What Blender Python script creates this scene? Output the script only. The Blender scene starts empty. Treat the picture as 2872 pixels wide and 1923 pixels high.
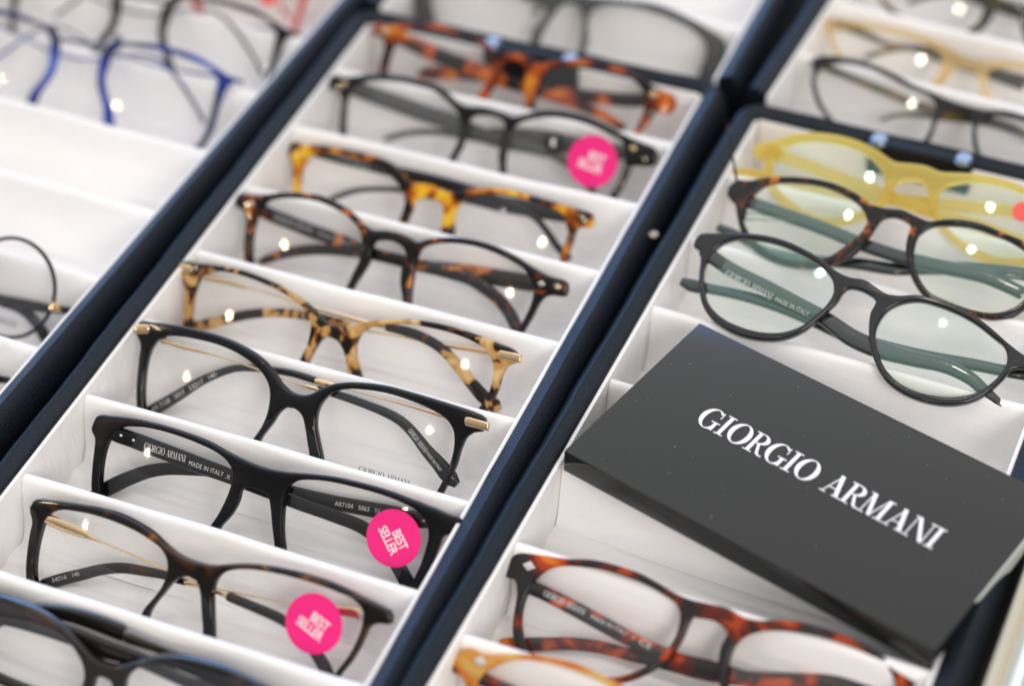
import bpy, bmesh, math, random
from mathutils import Vector, Matrix
random.seed(7)
U = 0.00094                      # one drawing unit (about a millimetre) in metres
R = math.radians
sc = bpy.context.scene
# ------------------------------------------------------------------ camera
cam_d = bpy.data.cameras.new('camera'); cam = bpy.data.objects.new('camera', cam_d)
sc.collection.objects.link(cam); sc.camera = cam
CR = [[0.923553, 0.381679, -0.037018], [0.237734, -0.645631, -0.725702], [-0.300885, 0.661424, -0.687013]]
CT = [387.413, -679.821, 563.442]
cam.matrix_world = Matrix(((CR[0][0], -CR[1][0], -CR[2][0], CT[0]*U), (CR[0][1], -CR[1][1], -CR[2][1], CT[1]*U),
                           (CR[0][2], -CR[1][2], -CR[2][2], CT[2]*U), (0, 0, 0, 1)))
cam_d.sensor_width = 36; cam_d.lens = 75.2; cam_d.clip_start = .02; cam_d.clip_end = 60
cam_d.dof.use_dof = True; cam_d.dof.focus_distance = 786*U; cam_d.dof.aperture_fstop = 3.7
sc.view_settings.view_transform = 'Standard'; sc.view_settings.look = 'None'
sc.view_settings.exposure = 0.60; sc.view_settings.gamma = 1
sc.cycles.use_denoising = True; sc.cycles.max_bounces = 10; sc.cycles.transparent_max_bounces = 24
sc.cycles.sample_clamp_indirect = 6; sc.cycles.use_adaptive_sampling = False
# ------------------------------------------------------------------ soft shop-window light
W = bpy.data.worlds.new('World'); sc.world = W; W.use_nodes = True
nt = W.node_tree; nt.nodes.clear()
def nn(t, **k):
    n = nt.nodes.new(t)
    for a, v in k.items(): setattr(n, a, v)
    return n
tc = nn('ShaderNodeTexCoord')
def dotramp(d, stops):
    v = nn('ShaderNodeVectorMath', operation='DOT_PRODUCT'); v.inputs[1].default_value = d
    nt.links.new(tc.outputs['Generated'], v.inputs[0])
    mr = nn('ShaderNodeMapRange'); mr.inputs[1].default_value = -1; mr.inputs[2].default_value = 1
    nt.links.new(v.outputs['Value'], mr.inputs[0])
    r = nn('ShaderNodeValToRGB'); e = r.color_ramp.elements
    while len(e) < len(stops): e.new(.5)
    for i, (p, c) in enumerate(stops): e[i].position = (p+1)/2; e[i].color = (*c, 1)
    nt.links.new(mr.outputs[0], r.inputs[0]); return r
up = dotramp((-.22, .42, .88), [(-.35, (.10, .095, .09)), (-.05, (.22, .21, .205)), (.2, (.50, .48, .47)), (.55, (.95, .93, .93)), (.95, (1.2, 1.19, 1.20))])
win = dotramp((-.74, .66, .10), [(.50, (0, 0, 0)), (.78, (.9, .9, .9)), (1, (1, 1, 1))])
low = dotramp((0, 0, 1), [(.22, (1, 1, 1)), (.38, (0, 0, 0))])
m1 = nn('ShaderNodeMath', operation='MULTIPLY'); nt.links.new(win.outputs[0], m1.inputs[0]); nt.links.new(low.outputs[0], m1.inputs[1])
mx = nn('ShaderNodeMix', data_type='RGBA'); nt.links.new(m1.outputs[0], mx.inputs[0])
nt.links.new(up.outputs[0], mx.inputs[6]); mx.inputs[7].default_value = (1.4, 3.0, 6.0, 1)
bg = nn('ShaderNodeBackground'); bg.inputs[1].default_value = .68
nt.links.new(mx.outputs[2], bg.inputs[0])
ow = nn('ShaderNodeOutputWorld'); nt.links.new(bg.outputs[0], ow.inputs[0])
CEN = Vector((150, -130, 0))*U
def lamp(name, d, dist, rad, power, col):
    l = bpy.data.lights.new(name, 'AREA'); l.shape = 'DISK'; l.size = rad*2; l.energy = power; l.color = col
    o = bpy.data.objects.new(name, l); sc.collection.objects.link(o)
    dv = Vector(d).normalized(); o.location = CEN + dv*dist
    o.rotation_euler = dv.to_track_quat('Z', 'Y').to_euler(); return o
lamp('shop_spot', (-.68, -.64, .33), 2.6, .036, 2.0, (1, .80, .52))
lamp('shop_spot', (.06, -.82, .56), 2.6, .036, 2.0, (1, .82, .55))
lamp('shop_spot', (.02, -.06, 1), 2.4, .032, 1.6, (1, .90, .72))
pl = lamp('added_slot_fill', (.60, -.60, .54), 2.2, .45, 13, (1, .965, .92)); pl.data.shape = 'SQUARE'; pl.data.size = .8  # added fill light from the camera side, no real fixture; brightens the slots
# ------------------------------------------------------------------ materials
def mat(name, base=(.8, .8, .8), rough=.5, metal=0, coat=0, spec=.5, sheen=0, sheentint=None, trans=0, ior=1.5):
    m = bpy.data.materials.new(name); m.use_nodes = True
    b = m.node_tree.nodes['Principled BSDF']
    b.inputs['Base Color'].default_value = (*base, 1); b.inputs['Roughness'].default_value = rough
    b.inputs['Metallic'].default_value = metal; b.inputs['Coat Weight'].default_value = coat
    b.inputs['Coat Roughness'].default_value = .04
    b.inputs['Specular IOR Level'].default_value = spec; b.inputs['Sheen Weight'].default_value = sheen
    if sheentint: b.inputs['Sheen Tint'].default_value = (*sheentint, 1)
    b.inputs['Transmission Weight'].default_value = trans; b.inputs['IOR'].default_value = ior
    return m
def N(m, t, **k):
    n = m.node_tree.nodes.new(t)
    for a, v in k.items(): setattr(n, a, v)
    return n
def L(m, a, b): m.node_tree.links.new(a, b)
def coords(m, scale=(1, 1, 1), loc=(0, 0, 0), rot=(0, 0, 0)):
    t = N(m, 'ShaderNodeTexCoord'); p = N(m, 'ShaderNodeMapping')
    p.inputs['Scale'].default_value = scale; p.inputs['Location'].default_value = loc; p.inputs['Rotation'].default_value = rot
    L(m, t.outputs['Object'], p.inputs[0]); return p.outputs[0]
def ramp(m, fac, stops, interp='LINEAR'):
    r = N(m, 'ShaderNodeValToRGB'); r.color_ramp.interpolation = interp; e = r.color_ramp.elements
    while len(e) < len(stops): e.new(.5)
    for i, (p, c) in enumerate(stops): e[i].position = p; e[i].color = (*c, 1)
    L(m, fac, r.inputs[0]); return r.outputs[0]
def noise(m, co, scale, detail=2, rough=.5, dist=0):
    n = N(m, 'ShaderNodeTexNoise'); n.inputs['Scale'].default_value = scale; n.inputs['Detail'].default_value = detail
    n.inputs['Roughness'].default_value = rough; n.inputs['Distortion'].default_value = dist
    L(m, co, n.inputs['Vector']); return n.outputs[0]
def bump(m, h, strength=.3, dist=.0002, prev=None):
    b = N(m, 'ShaderNodeBump'); b.inputs['Strength'].default_value = strength; b.inputs['Distance'].default_value = dist
    L(m, h, b.inputs['Height'])
    if prev: L(m, prev, b.inputs['Normal'])
    return b.outputs[0]
def satin(name, base, rough, tw=1.0, sheen=.2):
    m = mat(name, base, rough, sheen=sheen, spec=.35); b = m.node_tree.nodes['Principled BSDF']
    co = coords(m, rot=(0, 0, R(38)))
    w = N(m, 'ShaderNodeTexWave'); w.inputs['Scale'].default_value = 260*tw; w.inputs['Distortion'].default_value = .6
    w.inputs['Detail'].default_value = 1; L(m, co, w.inputs['Vector'])
    co2 = coords(m, (6, 60, 20)); fold = noise(m, co2, 1.6, 3, .55, .3)
    n1 = bump(m, w.outputs['Fac'], .16, .00012); n2 = bump(m, fold, .45, .004, n1)
    L(m, n2, b.inputs['Normal'])
    co3 = coords(m, (7, 7, 7)); v = noise(m, co3, 3, 3)
    L(m, ramp(m, v, [(.3, tuple(c*.955 for c in base)), (.7, base)]), b.inputs['Base Color'])
    return m
M_SATIN = satin('white_satin', (.92, .90, .888), .38)
M_DIV = satin('divider_satin', (.92, .905, .898), .34)
def cloth(name, base, tint):
    m = mat(name, base, .40, sheen=.0, sheentint=tint, spec=.28); b = m.node_tree.nodes['Principled BSDF']
    b.inputs['Specular Tint'].default_value = (.82, .90, 1, 1)
    b.inputs['Sheen Roughness'].default_value = .42
    co = coords(m, rot=(0, 0, R(45)))
    w = N(m, 'ShaderNodeTexWave'); w.inputs['Scale'].default_value = 330; w.inputs['Distortion'].default_value = 1.2
    w.inputs['Detail'].default_value = 2; L(m, co, w.inputs['Vector'])
    co2 = coords(m, rot=(0, 0, R(-45))); w2 = N(m, 'ShaderNodeTexWave'); w2.inputs['Scale'].default_value = 330; w2.inputs['Distortion'].default_value = 1.2
    L(m, co2, w2.inputs['Vector'])
    ma = N(m, 'ShaderNodeMath', operation='MULTIPLY'); L(m, w.outputs['Fac'], ma.inputs[0]); L(m, w2.outputs['Fac'], ma.inputs[1])
    L(m, bump(m, ma.outputs[0], .6, .00022), b.inputs['Normal'])
    s = noise(m, coords(m), 900, 2, .7)
    L(m, ramp(m, s, [(.35, base), (.75, tuple(c*1.9+.003 for c in base))]), b.inputs['Base Color'])
    return m
M_RIM = cloth('navy_black_cloth', (.005, .007, .011), (.35, .55, 1))
M_SHELL = mat('black_board', (.01, .01, .012), .6)
def acetate(name, stops, scale=95, seed=0, rough=.09, transl=.25, stretch=(1, 1, 1), interp='EASE', dist=.6, coat=0.0, detail=2.2):
    m = mat(name, (.1, .1, .1), rough, coat=coat); b = m.node_tree.nodes['Principled BSDF']
    co = coords(m, stretch, (seed*3.1, seed*1.7, seed*.9)); v = noise(m, co, scale, detail, .5, dist)
    c = ramp(m, v, stops, interp); L(m, c, b.inputs['Base Color'])
    if transl:
        t = N(m, 'ShaderNodeBsdfTranslucent'); L(m, c, t.inputs['Color'])
        mxs = N(m, 'ShaderNodeMixShader'); mxs.inputs[0].default_value = transl
        out = m.node_tree.nodes['Material Output']
        L(m, b.outputs[0], mxs.inputs[1]); L(m, t.outputs[0], mxs.inputs[2]); L(m, mxs.outputs[0], out.inputs['Surface'])
    return m
def plain(name, c, rough=.12, coat=1.0, transl=0, spec=.5, trans=0):
    m = mat(name, c, rough, coat=coat, spec=spec, trans=trans, ior=1.49); b = m.node_tree.nodes['Principled BSDF']
    v = noise(m, coords(m), 420, 3, .6)
    r = ramp(m, v, [(.3, (max(rough-.03, .02),)*3), (.75, (rough+.06,)*3)]); L(m, r, b.inputs['Roughness'])
    if transl:
        t = N(m, 'ShaderNodeBsdfTranslucent'); t.inputs['Color'].default_value = (*c, 1)
        mxs = N(m, 'ShaderNodeMixShader'); mxs.inputs[0].default_value = transl
        L(m, b.outputs[0], mxs.inputs[1]); L(m, t.outputs[0], mxs.inputs[2]); L(m, mxs.outputs[0], m.node_tree.nodes['Material Output'].inputs['Surface'])
    return m
BLK = (.004, .004, .005)
A = {
 'gloss_black': plain('glossy_black_acetate', BLK, .06, 0, 0, .4),
 'matte_black': plain('matte_black_acetate', (.003, .003, .0042), .32, 0, 0, .22),
 'grey_black': plain('satin_black_acetate', (.010, .010, .011), .16, 0),
 'dark_havana': acetate('dark_havana', [(.54, (.006, .004, .003)), (.64, (.05, .018, .004)), (.76, (.32, .12, .012))], 75, 1, transl=.15),
 'brown_havana': acetate('brown_havana', [(.54, (.006, .004, .003)), (.60, (.10, .022, .004)), (.67, (.60, .18, .015))], 120, 2.2, transl=.2),
 'light_havana': acetate('cream_havana', [(.455, (.008, .005, .004)), (.50, (.13, .035, .006)), (.535, (.62, .34, .10)), (.7, (.84, .60, .27))], 118, 1.3, transl=.3),
 'amber_havana': acetate('amber_havana', [(.43, (.010, .006, .004)), (.48, (.30, .06, .004)), (.535, (.80, .28, .008)), (.61, (.98, .66, .03))], 88, 5.3, transl=.35),
 'red_havana': acetate('red_havana', [(.44, (.012, .007, .006)), (.49, (.16, .02, .006)), (.56, (.62, .11, .01)), (.70, (.85, .33, .02))], 80, 6.1, transl=.35),
 'red_havana2': acetate('red_grey_havana', [(.47, (.026, .023, .023)), (.53, (.17, .022, .01)), (.60, (.55, .07, .008)), (.70, (.90, .28, .02))], 74, 2.6, transl=.4),
 'honey_havana': acetate('honey_havana', [(.40, (.20, .05, .01)), (.48, (.8, .28, .03)), (.58, (.85, .58, .16))], 40, 8.2, transl=.5),
 'yellow': plain('honey_yellow_acetate', (.99, .83, .29), .10, 0, .45, .5, .8),
 'gold_clear': plain('pale_gold_acetate', (.96, .78, .45), .12, 0, .4, .5, .75),
 'blue': acetate('blue_acetate', [(.42, (.008, .016, .09)), (.56, (.015, .05, .35)), (.68, (.03, .12, .62))], 45, 4.4, transl=.15),
 'red': plain('red_acetate', (.70, .04, .03), .15, 1, .3),
 'deep_brown': acetate('deep_brown', [(.55, (.008, .006, .005)), (.68, (.035, .018, .010))], 60, 7.7, transl=0),
 'wine': plain('wine_acetate', (.10, .015, .015), .12, 1, .1),
 'grey': plain('smoke_grey_acetate', (.07, .073, .07), .25, 0, .1),
 'olive': acetate('olive_havana', [(.42, (.02, .02, .008)), (.55, (.11, .085, .02)), (.66, (.35, .18, .05))], 60, 9.9, transl=.2),
 'green_black': plain('green_black_acetate', (.008, .014, .013), .10, 1),
}
M_GOLD = mat('polished_gold_metal', (.86, .62, .36), .16, 1)
M_SILVER = mat('brushed_silver_metal', (.72, .70, .68), .25, 1)
M_PINK = mat('pink_sticker_paper', (.84, .018, .205), .45, spec=.3)
M_PRINT = mat('pale_print', (.86, .80, .80), .5)
M_WHITE = mat('white_lettering', (.85, .85, .88), .22, 0, .5)
M_GREYTXT = mat('faint_grey_print', (.30, .31, .31), .5)
M_DARKTXT = mat('dark_grey_print', (.10, .11, .14), .5)
M_BADGE = mat('black_badge', (.006, .006, .006), .35)
def lensmat(name, refl, tint, clear):
    m = bpy.data.materials.new(name); m.use_nodes = True; nd = m.node_tree.nodes; nd.remove(nd['Principled BSDF'])
    g = N(m, 'ShaderNodeBsdfGlossy'); g.inputs['Color'].default_value = (*tint, 1); g.inputs['Roughness'].default_value = .045
    t = N(m, 'ShaderNodeBsdfTransparent'); t.inputs['Color'].default_value = (*clear, 1)
    f = N(m, 'ShaderNodeLayerWeight'); f.inputs['Blend'].default_value = .5
    p5 = N(m, 'ShaderNodeMath', operation='POWER'); L(m, f.outputs['Facing'], p5.inputs[0]); p5.inputs[1].default_value = 5
    k = N(m, 'ShaderNodeMath', operation='MULTIPLY_ADD'); L(m, p5.outputs[0], k.inputs[0]); k.inputs[1].default_value = .9; k.inputs[2].default_value = refl*.04
    k.use_clamp = True
    x = N(m, 'ShaderNodeMixShader'); L(m, k.outputs[0], x.inputs[0]); L(m, t.outputs[0], x.inputs[1]); L(m, g.outputs[0], x.inputs[2])
    L(m, x.outputs[0], nd['Material Output'].inputs['Surface']); return m
M_LENS = lensmat('clear_demo_lens', 1.15, (1, 1, 1), (.995, .995, .996))
M_LENSG = lensmat('green_coated_lens', 2.3, (.55, .98, .84), (.99, .985, .965))
# ------------------------------------------------------------------ mesh helpers
COL = sc.collection
def new(name, me, m=None, parent=None, smooth=30):
    o = bpy.data.objects.new(name, me); COL.objects.link(o)
    if m: me.materials.clear(); me.materials.append(m)
    if parent: o.parent = parent
    if smooth and len(me.polygons):
        me.shade_smooth()
        try: me.set_sharp_from_angle(angle=R(smooth))
        except Exception: pass
    return o
def mesh(name, vs, fs, m=None, parent=None, smooth=30):
    me = bpy.data.meshes.new(name); me.from_pydata([tuple(v) for v in vs], [], fs); me.validate(); me.update()
    bm = bmesh.new(); bm.from_mesh(me); bmesh.ops.recalc_face_normals(bm, faces=bm.faces); bm.to_mesh(me); bm.free()
    return new(name, me, m, parent, smooth)
def thing(name, label, cat, loc=(0, 0, 0), rot=(0, 0, 0), group=None):
    o = bpy.data.objects.new(name, None); o.empty_display_size = .02; COL.objects.link(o)
    o.location = Vector(loc)*U; o.rotation_euler = rot; o['label'] = label; o['category'] = cat
    if group: o['group'] = group
    return o
def crom(P, closed=True, step=1.6):
    n = len(P); out = []
    rng = range(n) if closed else range(n-1)
    for i in rng:
        g = (lambda j: P[j % n]) if closed else (lambda j: P[max(0, min(n-1, j))])
        p0, p1, p2, p3 = g(i-1), g(i), g(i+1), g(i+2)
        d = math.dist(p1[:2], p2[:2])
        if d < 1e-6: continue
        # centripetal-ish tangents limited to the local chord
        def tan(a, b, c):
            la, lb = math.dist(a[:2], b[:2])+1e-6, math.dist(b[:2], c[:2])+1e-6
            return [((b[k]-a[k])/la*lb + (c[k]-b[k])/lb*la)/(la+lb) for k in range(len(b))]
        t1, t2 = tan(p0, p1, p2), tan(p1, p2, p3)
        k = max(1, int(d/step))
        for s in range(k):
            t = s/k; h1 = 2*t**3-3*t*t+1; h2 = t**3-2*t*t+t; h3 = -2*t**3+3*t*t; h4 = t**3-t*t
            out.append([h1*p1[q]+h2*d*t1[q]+h3*p2[q]+h4*d*t2[q] for q in range(len(p1))])
    if not closed: out.append(list(P[-1]))
    return out
def plate(name, loops, thick, bev, m, parent, k=0, z=0, step=1.6, res=3, mesh_only=False):
    """a flat sheet with holes (first loop outside), real thickness, rounded edges, bent to the face curve w=-k u^2"""
    cu = bpy.data.curves.new(name, 'CURVE'); cu.dimensions = '2D'; cu.fill_mode = 'BOTH'
    LP = [crom(lp, True, step) if step else lp for lp in loops]
    if len(LP) > 1:          # the rounding must stay under half of the thinnest rim
        mr = min(math.dist(p[:2], q[:2]) for i in range(len(LP)) for j in range(i+1, len(LP)) for p in LP[i][::2] for q in LP[j])
        bev = min(bev, mr*.44)
    for pts in LP:
        s = cu.splines.new('POLY'); s.points.add(len(pts)-1); s.use_cyclic_u = True
        for i, p in enumerate(pts): s.points[i].co = (p[0], p[1], 0, 1)
    cu.extrude = max(thick/2-bev, .001); cu.bevel_depth = bev; cu.bevel_resolution = res; cu.offset = -bev
    o = bpy.data.objects.new(name, cu); COL.objects.link(o)
    dg = bpy.context.evaluated_depsgraph_get(); dg.update()
    me = bpy.data.meshes.new_from_object(o.evaluated_get(dg)); bpy.data.objects.remove(o); bpy.data.curves.remove(cu)
    for v in me.vertices:
        x, y, w = v.co; v.co = (x*U, y*U, (w - thick/2 + z - k*x*x)*U)
    bm = bmesh.new(); bm.from_mesh(me); bmesh.ops.remove_doubles(bm, verts=bm.verts, dist=1e-7)
    bmesh.ops.recalc_face_normals(bm, faces=bm.faces); bm.to_mesh(me); bm.free()
    return new(name, me, m, parent, 40)
def lens(lp, k, m, parent, RAD=150., inset=.0):
    P = crom(lp, True, 2.2); cx = (min(p[0] for p in P)+max(p[0] for p in P))/2; cy = (min(p[1] for p in P)+max(p[1] for p in P))/2
    n = len(P); vs = []; fs = []; rings = 9
    def w(u, v): return .1 - ((u-cx)**2+(v-cy)**2)/(2*RAD) - k*u*u - .3
    for r in range(rings):
        s = 1 - r/rings
        for p in P:
            u, v = cx+(p[0]-cx)*s, cy+(p[1]-cy)*s; vs.append((u*U, v*U, w(u, v)*U))
    vs.append((cx*U, cy*U, w(cx, cy)*U)); c = len(vs)-1
    for r in range(rings-1):
        for i in range(n): fs.append((r*n+i, r*n+(i+1) % n, (r+1)*n+(i+1) % n, (r+1)*n+i))
    for i in range(n): fs.append(((rings-1)*n+i, (rings-1)*n+(i+1) % n, c))
    return mesh('lens', vs, fs, m, parent, 180)
def strip(name, T, depth, thick, m, parent, taper=True, dslope=0):
    """a temple bar: path of (u, v, width) lying at 'depth' behind the front"""
    P = crom(T, False, 2.5); vs = []; fs = []; n = len(P)
    for i, p in enumerate(P):
        a, b = P[max(0, i-1)], P[min(n-1, i+1)]
        dx, dy = b[0]-a[0], b[1]-a[1]; l = math.hypot(dx, dy) or 1; px, py = -dy/l, dx/l
        w = max(p[2], .5); t = min(thick, max(w*.9, .9)); c = min(t*.32, w*.32)
        e = 1.0
        if taper and i in (0, n-1): e = .78
        sec = [(-w/2, t/2-c), (-w/2+c*.35, t/2-c*.35), (-w/2+c, t/2), (w/2-c, t/2), (w/2-c*.35, t/2-c*.35), (w/2, t/2-c),
               (w/2, -t/2+c), (w/2-c, -t/2), (-w/2+c, -t/2), (-w/2, -t/2+c)]
        for s, h in sec:
            vs.append(((p[0]+px*s*e)*U, (p[1]+py*s*e)*U, (-depth - dslope*i/n + h*e)*U))
    q = 10
    for i in range(n-1):
        for j in range(q): fs.append((i*q+j, i*q+(j+1) % q, (i+1)*q+(j+1) % q, (i+1)*q+j))
    fs.append(tuple(range(q))[::-1]); fs.append(tuple((n-1)*q+j for j in range(q)))
    return mesh(name, vs, fs, m, parent, 40)
# --- lettering
def poly_ell(cx, cy, rx, ry, a0, a1, n=22):
    return [(cx+rx*math.cos(R(a0+(a1-a0)*i/n)), cy+ry*math.sin(R(a0+(a1-a0)*i/n))) for i in range(n+1)]
def bar(x0, y0, x1, y1, w): return [(x0-w/2, y0), (x0+w/2, y0), (x1+w/2, y1), (x1-w/2, y1)]
def box4(x0, y0, x1, y1): return [(x0, y0), (x1, y0), (x1, y1), (x0, y1)]
def ring(cx, cy, rx, ry, ix, iy, a0, a1): return poly_ell(cx, cy, rx, ry, a0, a1, 30) + poly_ell(cx, cy, ix, iy, a1, a0, 30)
SF = .035
def glyph(ch):
    T = .150; t = .036
    if ch == 'I': return [bar(.19, 0, .19, 1, T), box4(0, 0, .38, SF), box4(0, 1-SF, .38, 1)], .45
    if ch == 'O': return [ring(.45, .5, .45, .52, .26, .485, 0, 180), ring(.45, .5, .45, .52, .26, .485, 180, 360)], .93
    if ch == 'G': return [ring(.45, .5, .45, .52, .26, .485, 48, 180), ring(.45, .5, .45, .52, .26, .485, 180, 318),
                          bar(.72, .02, .72, .42, T*.9), box4(.52, .40, .90, .40+SF), bar(.74, .68, .74, .98, t)], .93
    if ch == 'R': return [bar(.19, 0, .19, 1, T), box4(0, 0, .38, SF), box4(0, 1-SF, .34, 1),
                          ring(.34, .745, .36, .255, .19, .215, -90, 90), [(.34, .49), (.46, .49), (.64, .10), (.72, .04), (.82, .05), (.82, .0), (.66, -.01), (.54, .05)],
                          box4(.27, 1-SF, .35, 1), box4(.27, .49, .35, .49+SF)], .83
    if ch == 'A': return [bar(.12, 0, .42, 1, t*1.1), bar(.70, 0, .40, 1, T*1.15), box4(.22, .31, .60, .31+SF), box4(0, 0, .26, SF), box4(.52, 0, .88, SF)], .86
    if ch == 'M': return [bar(.12, 0, .15, 1, t*1.1), bar(.48, 0, .18, 1, T*1.05), bar(.48, 0, .80, 1, t*1.1), bar(.86, 0, .86, 1, T), box4(0, 0, .25, SF), box4(.66, 0, 1.05, SF), box4(.02, 1-SF, .26, 1), box4(.78, 1-SF, 1.05, 1)], 1.10
    if ch == 'N': return [bar(.12, 0, .12, 1, t*1.1), bar(.74, 0, .20, 1, T*1.1), bar(.78, 0, .78, 1, t*1.1), box4(0, 0, .25, SF), box4(.02, 1-SF, .26, 1), box4(.66, 1-SF, .90, 1)], .93
    return [], .40
def logo(text, a, b, h, z, th, m, parent, name='lettering'):
    """high-contrast roman capitals as thin raised letters from a to b (baseline to baseline), cap height h"""
    adv = []; x = 0
    for ch in text: g, w = glyph(ch); adv.append((g, x)); x += w + (-.03 if ch != ' ' else 0)
    tot = x; ln = math.dist(a, b); sx = ln/tot; ca, sa = (b[0]-a[0])/ln, (b[1]-a[1])/ln
    vs = []; fs = []; k = 0
    for g, ox in adv:
        for pl in g:
            k += 1; top = z + th + (k % 11)*th*.015
            pts = [((ox+p[0])*sx, p[1]*h) for p in pl]; n = len(pts); o = len(vs)
            for zz in (z, top):
                for px, py in pts: vs.append(((a[0]+px*ca-py*sa)*U, (a[1]+px*sa+py*ca)*U, zz*U))
            fs.append(tuple(o+n+i for i in range(n))); fs += [(o+i, o+(i+1) % n, o+n+(i+1) % n, o+n+i) for i in range(n)]
    me = bpy.data.meshes.new(name); me.from_pydata(vs, [], fs); me.update()
    bm = bmesh.new(); bm.from_mesh(me); bmesh.ops.triangulate(bm, faces=[f for f in bm.faces if len(f.verts) > 4]); bmesh.ops.recalc_face_normals(bm, faces=bm.faces); bm.to_mesh(me); bm.free()
    return new(name, me, m, parent, 0)
def words(text, a, b, h, z, m, parent, name='lettering', bold=0.0, th=.05, space=1.08):
    cu = bpy.data.curves.new(name, 'FONT'); cu.body = text; cu.size = 1; cu.extrude = .02; cu.offset = bold; cu.space_character = space
    o = bpy.data.objects.new(name, cu); COL.objects.link(o); dg = bpy.context.evaluated_depsgraph_get(); dg.update()
    me = bpy.data.meshes.new_from_object(o.evaluated_get(dg)); bpy.data.objects.remove(o)
    xs = [v.co.x for v in me.vertices]; ys = [v.co.y for v in me.vertices]
    x0, x1, y1 = min(xs), max(xs), max(ys); ln = math.dist(a, b); ca, sa = (b[0]-a[0])/ln, (b[1]-a[1])/ln
    for v in me.vertices:
        px, py = (v.co.x-x0)/(x1-x0)*ln, v.co.y/y1*h
        v.co = ((a[0]+px*ca-py*sa)*U, (a[1]+px*sa+py*ca)*U, (z + (th if v.co.z > 0 else 0))*U)
    return new(name, me, m, parent, 0)
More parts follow.
